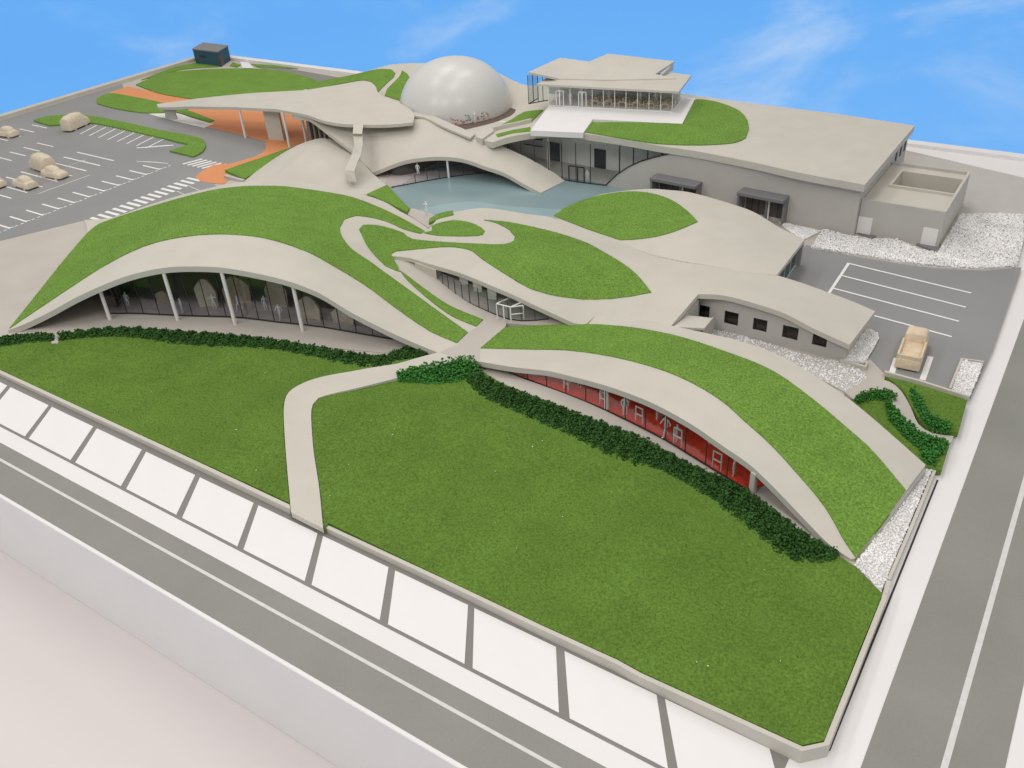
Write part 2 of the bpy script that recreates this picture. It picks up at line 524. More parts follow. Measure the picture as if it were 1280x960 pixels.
# site plinth
site = box('site_ground', M['ground'], (-173.4, 32.5, 0.002), (-4.7, 134.2, 0.30))
tag(site, 'beige painted ground of the site', kind='structure')
def strip_wall(name, label, m, pts, th, z0, z1, cat='wall'):
    pts = np.array(pts, float)
    n = len(pts); Z1 = np.broadcast_to(z1, n)
    P = np.c_[pts, Z1]
    o = skirt(name, m, P, z0, None, th=th, drop=0.0)
    return tag(o, label, cat)
# front retaining wall: foot line y=32.3, height from .4 (left) to 1.25 (right corner)
strip_wall('retaining_wall', 'low beige wall along the front lawn edge left of the path', M['paint'],
           [(-173.3, 32.45), (-120, 32.45), (-85, 32.45), (-60, 32.4), (-44.3, 32.3)], .35, 0.03, [.35, .4, .45, .55, .62])
strip_wall('retaining_wall', 'taller beige wall along the front lawn running right from the path to the corner', M['paint'],
           [(-41.35, 32.2), (-30, 32.15), (-22, 32.0), (-16.5, 32.0), (-14.8, 31.85), (-10, 31.8), (-5.05, 31.75), (-4.05, 32.75), (-4.15, 45), (-4.3, 46.9)], .30, 0.03, [.5, .6, .72, .8, .82, .98, 1.12, 1.1, .85, .8])
tag(box('gap_shade', M['dark'], (-3.97, 33.2, .001), (-3.84, 60, .02)), 'narrow dark strip painted as shade in the gap between wall and white margin', kind='structure')  # flat dark strip, painted in place of the shade down the gap
strip_wall('boundary_wall', 'low beige kerb wall beside the white gravel at the right edge', M['paint'],
           [(-4.35, 47.2), (-4.3, 53), (-4.3, 60.5)], .22, 0.03, [.62, .6, .55])
strip_wall('boundary_wall', 'beige border kerb along the far left edge of the car park', M['paint'],
           [(-173.2, 33), (-173.2, 80), (-173.2, 134.0)], 1.6, 0.0, [1.0, 1.0, 1.0])
strip_wall('boundary_wall', 'white border kerb along the back edge behind the buildings', M['white'],
           [(-172.3, 134.0), (-100, 134.0), (-4.7, 134.0)], 1.6, 0.0, [.9, .9, .9])
tag(prism('back_strip', M['white'], [(-4.8, 126.2), (-24, 131.8), (-24, 133.2), (-4.8, 133.2)], .30, .42), 'white strip behind the service yard', kind='structure')

# ------------------------------------------------------------------ flat areas of the site (survey outlines)
def sheet(name, m, pts, z, label, kind='structure', parent=None, th=0.02, step=7, cat=None):
    P = crv(pts, step, True, flat=z)
    o = patch(name, m, P, None, thick=th, s=4.0, parent=parent)
    if parent is None: tag(o, label, cat, kind=kind)
    return o
car_park = tag(patch('car_park', M['asphalt2'], np.array([(-172.2, 34, .33), (-131, 34, .33), (-120.5, 45, .33), (-113.3, 60.6, .33), (-109.5, 63.2, .33), (-104.0, 70, .33),
    (-101.5, 76.5, .33), (-108, 78.7, .33), (-112, 83.0, .33), (-103.2, 91, .33), (-102.8, 94.5, .33), (-107, 97.2, .33), (-118, 97, .33), (-130, 97.2, .33), (-141, 98.0, .33), (-152, 101, .33), (-165, 106, .33), (-172.2, 110, .33)]),
    None, thick=.03, s=6), 'grey car park and drive with white bay lines at the left', kind='structure')
sheet('orange_paving', M['orange'], [(255,158,'c'),(267,151,'c'),(230,136,'c'),(250,133,'c'),(330,128,'c'),(400,140,'c'),(410,175,'c'),(395,177),(345,191),(282,212,'c'),(285,225,'c'),(279,230),(250,226),(245,220),(267,206),(285,205),(320,195),(332,187),(332,177,'c'),(300,168)], .36, 'orange paved forecourt under the entrance canopy')
sheet('orange_paving', M['orange'], [(136,116,'c'),(160,108,'c'),(200,116),(262,126,'c'),(232,138,'c'),(195,127)], .36, 'orange paved path between the two far lawns')
sheet('gravel_bed', M['stone'], [(185,142,'c'),(222,141.5),(242,148),(267,155,'c'),(255,159.5,'c'),(218,151)], .375, 'white gravel bed round the canopy support')

def lawn(name, label, pts, zf=None, m=None, lift=.18, parent=None, flat=None, blades=0, bm_=None, s=2.2, th=.5, bl=(.10, .18), outline=None):
    P = outline if outline is not None else (zf.on(pts, 6.0) if zf is not None else crv(pts, 6, True, flat=flat))
    o = patch(name, m or M['roofgrass'], P, zf, thick=th, s=s, lift=lift, parent=parent)
    if parent is None: tag(o, label, kind='stuff')
    if blades:
        n = int(area_of(P)*blades); q = sample_in(P[:, :2], n)
        z = (zf(q) if zf is not None else np.full(n, P[0, 2]))+lift-.02
        tri = [(-.13, 0, 0), (.13, 0, 0), (0, .15, 1.0)]
        b = scatter('grass_fibres', bm_ or M['rblade'], tri, [(0, 1, 2)], np.c_[q, z], rng.uniform(*bl, n), o, jitter=.6, tilt=False)
    return o
lawn('grass', 'rounded green island lawn beyond the drive left of the canopy nose', [(122,130,'c'),(121,124),(137,117),(165,121),(195,127),(230,136.5),(268,151,'c'),(262,153,'c'),(242,147),(222,141),(185,141.5),(150,137)], flat=.42, lift=.1)
lawn('grass', 'green hooked hedge strip closing the end of the car park', [(42,151,'c'),(57,146),(82,144),(112,145),(160,154),(205,164),(240,170),(254,175),(257,183),(253,190),(242,196,'c'),(212,189,'c'),(236,181,'c'),(195,171),(117,154),(95,155),(62,157,'c')], flat=.5, lift=.1)
lawn('grass', 'large oval far lawn beside the teal box', [(170,106,'c'),(200,94),(235,88.5),(300,86),(350,89),(392,99,'c'),(440,125,'c'),(330,126,'c'),(240,124,'c'),(200,117)], flat=.42, lift=.1)
lawn('grass', 'thin green strip under the teal box at the far corner', [(176,100,'c'),(213,86),(243,79,'c'),(276,83,'c'),(230,86.5),(200,94,'c')], flat=.42, lift=.05)
lawn('grass', 'small green scrap right of the teal box', [(287,82,'c'),(291,78,'c'),(301,81,'c'),(296,84,'c')], flat=.42, lift=.05)
lawn('grass', 'narrow green strip before the back border', [(314,80,'c'),(345,82),(372,86,'c'),(348,85),(320,83,'c')], flat=.42, lift=.05)
sheet('path', M['white'], [(300,77,'c'),(310,77.5,'c'),(317,85,'c'),(303,85,'c')], .40, 'short white path between teal box and back border')
sheet('path', M['grout'], [(320,84,'c'),(345,84.5),(373,88),(425,97,'c'),(395,103,'c'),(345,89)], .385, 'grey curved path behind the far lawn')
lawn('grass', 'triangular green wedge beside the forecourt', [(281,213,'c'),(312,203),(345,191),(393,176,'c'),(350,202),(305,224,'c')], flat=.6, lift=.1)
strip_wall('kerb', 'grey kerb at the foot of the green wedge', M['wallp'], [W(282,222,.4)[:2], W(305,226.5,.4)[:2]], .5, .3, [.8, .6], 'kerb')

# parking lines (bays 2.47 m apart)
LN = [0]
def line(a, b, wd=.16, z=.345, parent=car_park, m='line', name='bay_line'):
    LN[0] += 1; z += .0006*(LN[0] % 17)
    a = np.array(a, float); b = np.array(b, float); d = b-a; d /= np.linalg.norm(d); n = np.array([-d[1], d[0]])*wd/2
    return prism(name, M[m], [a-n, b-n, b+n, a+n], z-.012, z, parent)
for i in range(-6, 9):
    y = 59.3+2.475*i
    line((-124.5, y), (-120.3, y), .30)
    for j in (.28, .62):
        line((-120.3, y+2.475*j), (-120.3, y+2.475*(j+.18)), .2, name='dash')
    line((-120.8, y+.0), (-120.3, y+.55), .2, name='dash')
for i in range(-6, 4):
    y = 71.0+2.5*i
    if i != 0 or True: line((-140.9, y), (-131.1, y), .27)
for i in range(-6, 5):
    y = 68.5+2.5*i
    line((-152.4, y), (-147.7, y), .25)
for i in range(-5, 6): line((-163.6, 72.0+2.5*i), (-158.9, 72.0+2.5*i), .25)
for i in range(8):
    line((-151.3+2.68*i, 89.5), (-149.6+2.6*i, 85.0), .26)
for i in range(34): line((-153.2+.8*i, 90.0-.02*i), (-152.8+.8*i, 90.0-.02*i), .55, name='dash')
for i in range(7): line((-133.0+.55*i, 84.3+.45*i), (-132.0+.65*i, 84.9+.5*i), .35, name='stripe')
for i in range(5): line((-127.2+.5*i, 79.9+.2*i), (-123.8+.6*i, 80.9+.15*i), .22, m='lineb', name='stripe')
line((-129.0, 64.0), (-128.8, 72.6), .2, m='lineb', name='arrow_line')
for (ax, ay) in ((-136, 75.0), (-136, 69.6)):
    line((ax, ay-1.7), (ax, ay+1.7), .12, m='lineb', name='arrow_line')
    line((ax-.5, ay+.9), (ax, ay+1.7), .12, z=.350, m='lineb', name='arrow_line')
    line((ax+.5, ay+.9), (ax, ay+1.7), .12, z=.350, m='lineb', name='arrow_line')
for i in range(15): line((-113.1, 61.9+1.18*i), (-110.2, 61.9+1.18*i), .55, name='crossing_bar')
for i in range(6): line((-118.9+1.12*i, 82.3), (-117.9+1.12*i, 85.3), .5, name='crossing_bar')
for i in range(2): line((-110.0, 74.0+2.2*i), (-106.6, 73.4+2.2*i), .15, m='lineb')

# ------------------------------------------------------------------ cars of the lot
def car_part(name, m, L, Wd, H, prof, parent, z0=0.0, n=12, sq=.62):
    """rounded carved body lofted along x; prof = list of (x fraction, height fraction, width fraction)"""
    V = []; Fc = []
    for (fx, fh, fw) in prof:
        for j in range(n):
            t = math.pi*j/(n-1)
            c, s_ = math.cos(t), math.sin(t)
            V.append((fx*L/2, math.copysign(abs(c)**sq, c)*Wd/2*fw, z0+(s_**sq)*H*fh))
    ns = len(prof)
    for i in range(ns-1):
        for j in range(n-1):
            a = i*n+j; Fc.append((a, a+1, a+n+1, a+n))
        Fc.append((i*n, i*n+n, i*n+2*n-1, i*n+n-1))
    Fc.append(tuple(range(n-1, -1, -1))); Fc.append(tuple(range((ns-1)*n, ns*n)))
    return link(name, mesh_from(name, V, Fc), m, parent, smooth=50)
def make_car(kind):
    t = thing('parked_car', 'carved car', 'car')
    if kind == 'van':
        car_part('body', M['woodp'], 5.2, 2.3, 2.35, [(-1, .55, .8), (-.93, .85, .95), (-.6, .97, 1), (0, 1, 1), (.45, .93, 1), (.62, .70, 1), (.88, .52, .96), (1, .35, .8)], t, .28)
    else:
        car_part('body', M['woodp'], 4.5, 2.0, 1.0, [(-1, .5, .75), (-.93, .82, .93), (-.5, .97, 1), (0, 1, 1), (.5, .95, 1), (.9, .75, .95), (1, .45, .78)], t, .25)
        car_part('cabin', M['woodp'], 2.7, 1.75, 1.5, [(-1, .55, .8), (-.72, .92, .93), (-.2, 1, .95), (.35, .97, .94), (.75, .72, .9), (1, .5, .82)], t, .28).location.x = -.15
    w_ = None
    for sx in (-1, 1):
        for sy in (-1, 1):
            if w_ is None:
                w_ = cyl('wheel', M['woodp'], (0, -.12, 0), (0, .12, 0), .34, t, 14)
                o = w_
            else:
                o = w_.copy(); COL.objects.link(o)
            o.location = (sx*1.35, sy*.92, .34)
    return t
sedan = make_car('sedan'); van = make_car('van')
spots = [((-161.5, 78.6), rad(190), 'sedan', 'pale carved toy car alone in the far row at the left edge'),
         ((-153.6, 87.0), rad(105), 'van', 'tall pale carved van by the end of the green hedge strip'),
         ((-138.4, 70.9), rad(175), 'van', 'tall rounded pale carved car touching a lower car in the middle bays'),
         ((-133.2, 69.6), rad(5), 'sedan', 'low pale carved car in front of the tall rounded one'),
         ((-133.6, 64.9), rad(178), 'sedan', 'low pale carved car alone in the nearest occupied bay'),
         ((-138.7, 62.9), rad(180), 'sedan', 'pale carved car cut off by the left picture edge')]
used = set()
for (x, y), r_, kd, lab in spots:
    src = sedan if kd == 'sedan' else van
    o = copy_tree(src) if kd in used else src
    used.add(kd)
    o.location = (x, y, .33); o.rotation_euler = (0, 0, r_); o.scale = (1.0,)*3
    tag(o, lab, 'car', 'carved cars in the car park')

# ------------------------------------------------------------------ front lawns, path, hedges
FL = Field([(-173,33,.35),(-120,33,.4),(-85,33,.45),(-60,33,.55),(-41,33,.62),(-30,33,.6),(-16,33,.82),(-5,33,1.1),(-4,40,1.0),(-4.3,47,.75),
            (-9,46,.55),(-20,50,.5),(-35,54,.5),(-45,53,.55),(-60,50,.45),(-80,44,.42),(-100,36,.4),(-50,40,.6),(-30,42,.7),(-15,42,.85),(-75,38,.45)])
PATHL = [(548,441,'c'),(525,447),(497,455),(465,460),(438,465),(405,471),(380,479),(361,491),(355,508),(356,545),(359,585),(364,641,'c')]
PATHR = [(404,661,'c'),(399,610),(392,563),(389,520),(391,506),(398,498),(414,493),(445,486),(481,477),(512,469),(545,459),(573,449,'c')]
FP = Field([(*W(548,441,1.0),), (*W(573,449,1.05),), (*W(525,447,.95),), (*W(512,469,.85),), (*W(481,477,.75),), (*W(438,465,.7),), (*W(405,471,.65),), (*W(414,493,.66),),
            (*W(380,479,.62),), (*W(355,508,.62),), (*W(391,506,.62),), (*W(364,641,.66),), (*W(404,661,.70),), (*W(375,580,.62),)], .01)
P = FP.on(PATHL+PATHR, 6)
tag(patch('path', M['paint'], P, FP, thick=.5, s=1.5, lift=.06), 'pale beige footpath curving across the front lawn up to the junction', kind='structure')
lp = FL.on([(q[0]-1, q[1]) + q[2:] for q in PATHL], 6, closed=False)
o_ = np.array([(-4.3, 33, 0)])
def fz(P): P = np.array(P, float); P[:, 2] = FL(P); return P
left = fz(np.vstack([lp[3:], [(-45, 32.62, 0), (-80, 32.65, 0), (-120, 32.65, 0), (-150, 32.65, 0), (-150, 37, 0), (-120, 37, 0)], crv([(-30,431),(0,429),(62,421),(150,414),(250,417),(340,426),(430,443),(500,452)], 12, False, flat=.4)]))
lawn('front_lawn', 'dark green front lawn left of the footpath', None, FL, M['lawn'], lift=.02, outline=left, blades=26, bm_=M['lblade'], s=2, bl=(.10, .19))
rp = FL.on([(q[0]+1, q[1]) + q[2:] for q in PATHR], 6, closed=False)
right = fz(np.vstack([rp[:-1], crv([(590,455),(620,475),(684,505),(740,526),(797,548),(853,580),(909,607),(960,640),(1005,672),(1046,694),(1066,708,'c'),(1106,750,'c')], 10, False, flat=.5), [(-4.35, 46.6, 0), (-4.32, 40, 0), (-4.22, 32.85, 0), (-5.12, 31.97, 0), (-10, 32.0, 0), (-14.8, 32.05, 0), (-16.5, 32.2, 0), (-22, 32.2, 0), (-30, 32.35, 0), (-40.9, 32.45, 0)]]))
lawn('front_lawn', 'large dark green front lawn right of the footpath', None, FL, M['lawn'], lift=.02, outline=right, blades=42, bm_=M['lblade'], s=2, bl=(.09, .17))

def hedge(label, top, bot, m, zb, h, dens=1.0, size=(.28, .5), cat='hedge'):
    """foam clump hedge between a far and a near line"""
    A = resample(crv(top, 8, False, flat=zb), 60); B = resample(crv(bot, 8, False, flat=zb), 60)
    L = np.hypot(*np.diff((A+B)[:, :2]/2, axis=0).T).sum(); wd = np.hypot(*(A-B)[:, :2].T).mean()
    n = int(L*wd*115*dens)
    u = rng.uniform(0, 59, n); v = rng.uniform(0, 1, n); i = np.minimum(u.astype(int), 58); f = (u-i)[:, None]
    a = A[i]*(1-f)+A[i+1]*f; b = B[i]*(1-f)+B[i+1]*f
    p = a*(1-v[:, None])+b*v[:, None]
    prof = np.clip(4*v*(1-v), 0, 1)**.5
    lump = .75+.25*np.sin(u*2.9)+.2*np.sin(u*7.1+v*3)
    p[:, 2] = zb+h*prof*lump*rng.uniform(.25, 1, n)
    p[:, :2] += rng.normal(0, .10, (n, 2))
    o = scatter('hedge', m, ICO[0], ICO[1], p, rng.uniform(*size, n)*.25, None, jitter=.5, kind=None)
    return tag(o, label, cat)
hedge('dark green foam hedge in front of the large left arch', [(78,419),(150,412),(250,417),(340,426),(410,438),(480,447),(514,433),(545,441)], [(74,428),(150,423),(234,434),(340,439),(438,459),(470,464),(497,455),(545,446)], M['hedged'], .24, .75)
hedge('short dark green hedge piece at the left picture edge', [(-60,432),(0,424),(35,420),(66,420)], [(-60,440),(0,435),(35,430),(68,428)], M['hedged'], .28, .7)
hedge('bright green foam bushes beside the footpath junction', [(497,471),(530,460),(557,451),(588,449)], [(500,478),(540,481),(580,478),(604,470)], M['hedgeb'], .45, 1.0, 1.1)
hedge('long dark green hedge in front of the red room', [(590,458),(617,478),(684,503),(740,525),(797,546),(853,578),(909,602),(960,633),(1005,668),(1046,693)], [(585,480),(600,498),(656,524),(712,549),(769,577),(825,591),(881,622),(925,656),(985,704),(1040,704)], M['hedged'], .30, .8)
tag(prism('path', M['ground'], [W(68,418,.4), W(78,417,.4), W(72,430,.4), W(64,430,.4)], .3, .46), 'tiny beige gap path between the two left hedges', kind='structure')

# ------------------------------------------------------------------ left hall: arched roof with grass
A_FRONT = [(10,413,.6,'c'),(31,405,1.2),(62,390,2.4),(93,373,3.7),(125,358,4.8),(162,344,5.9),(203,335,6.6),(240,333,6.95),(281,335,7.0),(331,344,6.65),(365,353,6.1),(400,367,5.2),(438,390,4.0),(481,412,2.6),(514,427,1.6),(548,441,1.0,'c')]
A_JUNC = [(572,431,1.0,'c'),(585,416,1.0),(596,409,1.02,'c'),(606,399,1.0,'c')]
A_RIGHT = [(565,384,1.15),(537,366,1.3),(509,345,1.5),(487,320,1.8,'c')]
A_SEAM = [(530,289,.9,'c'),(536,286,.7,'c')]
A_BACK = [(520,275,1.0),(500,264,1.4),(480,252,1.9),(440,239,2.9),(410,233,3.4),(385,229,3.7),(335,225,4.0),(285,230,3.5),(250,238,2.6),(215,247,1.7),(175,260,.9),(140,272,.55),(105,275,.45,'c')]
A_LEFT = [(109,292,.5),(84,321,.5),(56,356,.5)]
Aout = crv(A_FRONT+A_JUNC+A_RIGHT+A_SEAM+A_BACK+A_LEFT, 7, True)
extra = np.array([W(275,293,7.5), W(175,310,6.8), W(375,310,6.6), W(430,285,3.7), W(450,330,3.4), W(520,392,1.9), W(300,262,6.6), W(200,280,4.6), W(460,300,2.9), W(500,350,1.9)])
FA = Field(np.vstack([Aout, extra]), .02)
hall = thing('exhibition_hall', 'large left hall with arched beige roof, grass on top and glass front with white columns', 'building')
patch('roof', M['paint'], Aout, FA, thick=.62, parent=hall, s=1.6)
skirt('rear_wall', M['wallp'], crv(A_BACK, 7), .3, hall, .3, .3)
skirt('side_wall', M['wallp'], crv([(487,320,1.8,'c')]+A_SEAM, 7), .3, hall, .3, .3)
skirt('side_wall', M['paint'], crv([(606,399,1.0,'c')]+A_RIGHT, 7), .3, hall, .2, .3)
# grass on the roof, split by the looping footpath
g1 = [(12,411,'c'),(94,356),(130,333),(175,310),(219,298),(275,293),(331,298),(382,314),(419,334),(458,358),(497,387),(537,414),(571,429,'c'),(585,416,'c'),
      (550,391),(513,364),(481,341),(462,327),(440,312),(428,297),(425,285),(430,275),(445,270,'c'),(463,272),(485,278),(505,287),(520,291),(530,293,'c'),(532,290,'c'),(500,272),(470,258),(440,247),(410,241),(360,234),(330,233),(297,234),(262,239),(215,251),(175,263),(125,280),(109,292,'c'),(84,321),(56,356)]
g2 = [(452,293,'c'),(449,287),(454,282),(470,282),(488,286),(505,292),(520,297),(520,303,'c'),(500,312),(489,319,'c'),(494,329,'c'),(505,345),(537,369),(563,386),(594,408,'c'),(577,399,'c'),(540,376),(500,347),(473,325),(460,310)]
g2 = [(452,293,'c'),(449,287),(454,282),(470,282),(488,286),(505,292),(509,296),(516,299.5,'c'),(507,307,'c'),(492,316.5,'c'),(489,318,'c'),(494,328,'c'),(500,340),(482,333,'c'),(468,319),(458,306)]
g3 = [(500,338.5,'c'),(509,345),(537,366),(565,384),(604,400,'c'),(595,408.5,'c'),(565,395.5),(537,375.5),(509,350.5)]
lawn('roof_lawn', None, g1, FA, lift=.10, parent=hall, blades=14, th=.35, s=1.5)
lawn('roof_lawn', None, g2, FA, lift=.10, parent=hall, blades=14, th=.35, s=1.5)
lawn('roof_lawn', None, g3, FA, lift=.10, parent=hall, blades=14, th=.35, s=1.5)
# columns
for (bx, by) in ((137.5,399), (222,399), (293.7,404), (378,412)):
    b = W(bx, by, .4); top = FA(b[None])[0]-.55
    cyl('column', M['column'], (b[0], b[1], .3), (b[0], b[1], top), .20, hall, 14)
def glass_front(base, ztop, z0, n, parent, gm='glass', fm='dark', mw=.07, pane_t=.04, skip=(), rail=True, zmin=.25):
    P = resample(base, n+1)
    for i in range(n):
        a, b = P[i], P[i+1]
        d = (b-a)[:2]; L = np.hypot(*d); d = d/L; nn = np.array([-d[1], d[0]])*pane_t/2
        za, zb = ztop(a), ztop(b)
        if max(za, zb)-z0 < zmin: continue
        za = max(za, z0+.05); zb = max(zb, z0+.05)
        if i not in skip:
            q = [a[:2]-nn, b[:2]-nn, b[:2]+nn, a[:2]+nn]
            prism('glass_pane', M[gm], q, z0, [za, zb, zb, za], parent)
        nn2 = nn/pane_t*mw
        if rail:
            q = [a[:2]-nn2, b[:2]-nn2, b[:2]+nn2, a[:2]+nn2]
            prism('bottom_rail', M[fm], q, z0-.02, z0+.10, parent)
        c = a[:2]
        prism('mullion', M[fm], [c-d*mw/2-nn2, c+d*mw/2-nn2, c+d*mw/2+nn2, c-d*mw/2+nn2], z0, za, parent)
    return P
gA = crv([(138,392),(171,392),(212,394),(256,395.6),(299,397),(340,402),(400,408.6),(441,415.6),(481,422.6),(509,427)], 6, False, flat=.4)
glass_front(gA, lambda p: FA(p[None])[0]-.60, .4, 18, hall)
# interior of the hall: floor, back wall, exhibits
Pin = np.array([W(20,412,.4), W(90,409,.4), W(140,398,.4), W(260,404,.4), W(340,411,.4), W(441,427,.4), W(505,434,.4), W(480,441,.4), W(410,434,.4), W(250,417,.4), W(150,412,.4), W(78,418,.4)])
patch('terrace', M['ground'], Pin, None, thick=.1, s=4, parent=hall)
inn = np.array([[-99, 46, .41], [-84.6, 46.6, .41], [-72.5, 52.0, .41], [-63, 55.0, .41], [-53, 56.2, .41], [-55, 62, .41], [-70, 70, .41], [-90, 66, .41], [-100, 55, .41]])
patch('interior_floor', M['purple'], inn, None, thick=.05, s=5, parent=hall)
bw = np.array([[-86.5, 46.8], [-90, 52], [-88, 60.5], [-76, 63.5], [-62, 63], [-55, 60.5], [-52.0, 56.6]])
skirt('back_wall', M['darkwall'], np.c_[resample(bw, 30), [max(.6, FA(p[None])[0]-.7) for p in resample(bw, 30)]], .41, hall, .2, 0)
def exhibit(px, py, h, wd, m, label, ang=0.4):
    b = W(px, py, .42); c, s_ = math.cos(ang), math.sin(ang)
    V = []; Fc = []
    n = 9
    for i in range(n):
        t = i/(n-1); x = (t-.5)*wd; yb = .5*math.sin(t*3)*wd*.35; hh = h*(.55+.45*math.sin(t*math.pi*.9+.3))
        for dy in (-.12, .12):
            X, Y = x*c-(yb+dy)*s_, x*s_+(yb+dy)*c
            V += [(b[0]+X, b[1]+Y, .42), (b[0]+X*1.1, b[1]+Y*1.1, .42+hh)]
    for i in range(n-1):
        a = 4*i; q = a+4
        Fc += [(a, q, q+1, a+1), (a+2, a+3, q+3, q+2), (a+1, q+1, q+3, a+3)]
    Fc += [(0, 1, 3, 2), (4*n-4, 4*n-2, 4*n-1, 4*n-3)]
    return tag(link('exhibit_panel', mesh_from('exhibit_panel', V, Fc), M[m], None, smooth=50), label, 'exhibit', 'curved exhibit panels inside the left hall')
exhibit(205, 378, 1.3, 1.6, 'woodp', 'small pale paper box exhibit behind the glass left of the second column', .2)
exhibit(262, 384, 3.3, 2.2, 'woodp', 'tall curling pale paper exhibit behind the third column')
exhibit(300, 382, 3.4, 2.6, 'wood', 'brownish curved exhibit between the third and fourth column', 1.2)
exhibit(349, 386, 3.6, 2.0, 'woodp', 'tall upright pale exhibit left of the fourth column', .9)
exhibit(388, 400, 2.6, 2.4, 'woodp', 'wide pale exhibit right of the fourth column', .3)
exhibit(430, 405, 1.9, 2.2, 'woodp', 'low pale exhibit near the narrow right end of the glass', .3)

# ------------------------------------------------------------------ junction slab between the two front roofs
J = crv([(548,441,1.0,'c'),(572,430.5,1.0,'c'),(585,416,1.0),(596,409,1.0,'c'),(606,399,1.0,'c'),(618,396,1.0,'c'),(634,402,1.0,'c'),(631,410,1.0,'c'),(600,436,1.03,'c'),(600,452,1.2,'c'),(588,452,1.12,'c'),(573,449,1.05,'c')], 7, True)
FJ = Field(J, .01)
tag(patch('junction_path', M['ground'], J, FJ, thick=.45, s=1.2, lift=.03), 'beige path junction between the two front roofs', kind='structure')

# ------------------------------------------------------------------ right wing with the red room
D_FRONT = [(588,449,1.1,'c'),(600,452,1.25),(642,459,1.6),(684,463.6,2.1),(712,470,2.5),(757,482,3.0),(802,498,3.4),(830,511,3.6),(867,532,3.65),(900,555,3.4),(936,580,2.85),(962,604,2.3),(989,632,1.6),(1012,656,1.2),(1036,680,.85),(1064,699,.5,'c')]
D_END = [(1071,697,.55,'c'),(1100,658,.95),(1132,614,1.35,'c'),(1157,581,1.6,'c')]
D_BACK = [(1121,549,2.5),(1090,522,3.1),(1059,497,3.55),(1010,464,3.85),(960,438,3.9),(920,425,3.7),(881,416,3.4),(839,407,3.0),(797,400,2.4),(770,396,1.9),(745,394,1.5,'c')]
D_TOP = [(735,405,1.1,'c'),(700,407,1.0),(660,408,1.0),(631,410,1.0,'c'),(600,436,1.03,'c')]
Dout = crv(D_FRONT+D_END+D_BACK+D_TOP, 7, True)
FD = Field(np.vstack([Dout, [W(900,470,4.3), W(1000,540,3.6), W(800,437,3.0), W(1080,620,1.6)]]), .02)
wing = thing('gallery_wing', 'right front wing with sweeping grass roof over a red glazed room', 'building')
patch('roof', M['paint'], Dout, FD, thick=.55, parent=wing, s=1.5)
skirt('rear_wall', M['wallp'], crv(D_BACK, 7), .3, wing, .3, .4)
skirt('end_wall', M['wallp'], crv(D_END, 7), .3, wing, .25, .3)
lawn('roof_lawn', None, [(601,435.5,'c'),(631,410,'c'),(684,407),(740.6,406),(797,411),(847.5,421),(909,441),(965,464),(1015,499),(1059,536),(1090,564),(1132,613.5,'c'),(1103,654),(1070,698,'c'),(1055,676),(1030,633),(989,584),(960,553),(932,528),(904,503),(867,480),(825,462),(769,447),(712,438.5),(660,437)], FD, lift=.10, parent=wing, blades=34, th=.35, s=1.3, bl=(.09, .16))
gD = crv([(636.5,466),(674,480),(712.5,494.5),(757.5,513),(802.5,535),(835,552),(867,572),(900,592),(936,614)], 6, False, flat=.42)
ztD = lambda p: FD(p[None])[0]-.50
PD = glass_front(gD, ztD, .42, 12, wing, gm='glassc', mw=.06)
# end post + recess
e = PD[-1]
prism('end_post', M['paint'], [(e[0], e[1]-.1), (e[0]+.4, e[1]-.25), (e[0]+.5, e[1]+.2), (e[0]+.1, e[1]+.3)], .3, ztD(e)+.05, wing)
b = W(758, 512, .42)
prism('column', M['column'], [(b[0]-.15, b[1]-.1), (b[0]+.15, b[1]-.1), (b[0]+.15, b[1]+.2), (b[0]-.15, b[1]+.2)], .3, ztD(b)+.05, wing)
dirv = np.array([0.0, 1.0])
fl = np.vstack([gD + np.array([0, .1, 0]), (gD + np.array([3.0, 5.5, 0]))[::-1]])
fl[:, 2] = .43
patch('red_floor', M['red'], fl, None, thick=.05, s=3, parent=wing)
bk = gD+np.array([2.0, 5.2, 0]); bk = resample(bk, 24)
for i, p in enumerate(bk): bk[i, 2] = max(.8, ztD(p))
skirt('back_wall', M['red'], bk, .43, wing, .15, 0)
for (px, py, ln) in ((700,487,3.0), (745,500,3.0), (775,512,4.0), (815,530,3.5), (880,560,3.0)):
    q = W(px, py, .43)
    zt = min(ztD(q), ztD(q+np.array([.8, ln, 0])))
    if zt > .9: prism('partition', M['inner'], [(q[0], q[1]+.7), (q[0]+.15, q[1]+.7), (q[0]+.75, q[1]+ln), (q[0]+.6, q[1]+ln)], .43, zt, wing)
b = W(952, 619, .42)
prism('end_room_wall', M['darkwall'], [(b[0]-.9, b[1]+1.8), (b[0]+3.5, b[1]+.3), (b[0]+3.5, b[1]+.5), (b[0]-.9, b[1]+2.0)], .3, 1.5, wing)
# paving strip in front of the red room
pv = crv([(617,476),(650,474),(684,484),(740,506),(802,537),(867,574),(936,617),(980,640),(1046,690,'c'),(1005,668),(960,634),(909,603),(853,579),(797,547),(740,526),(684,504)], 7, True, flat=.44)
tag(patch('paving_strip', M['ground'], pv, None, thick=.14, s=3), 'grey beige paving between hedge and red room', kind='structure')
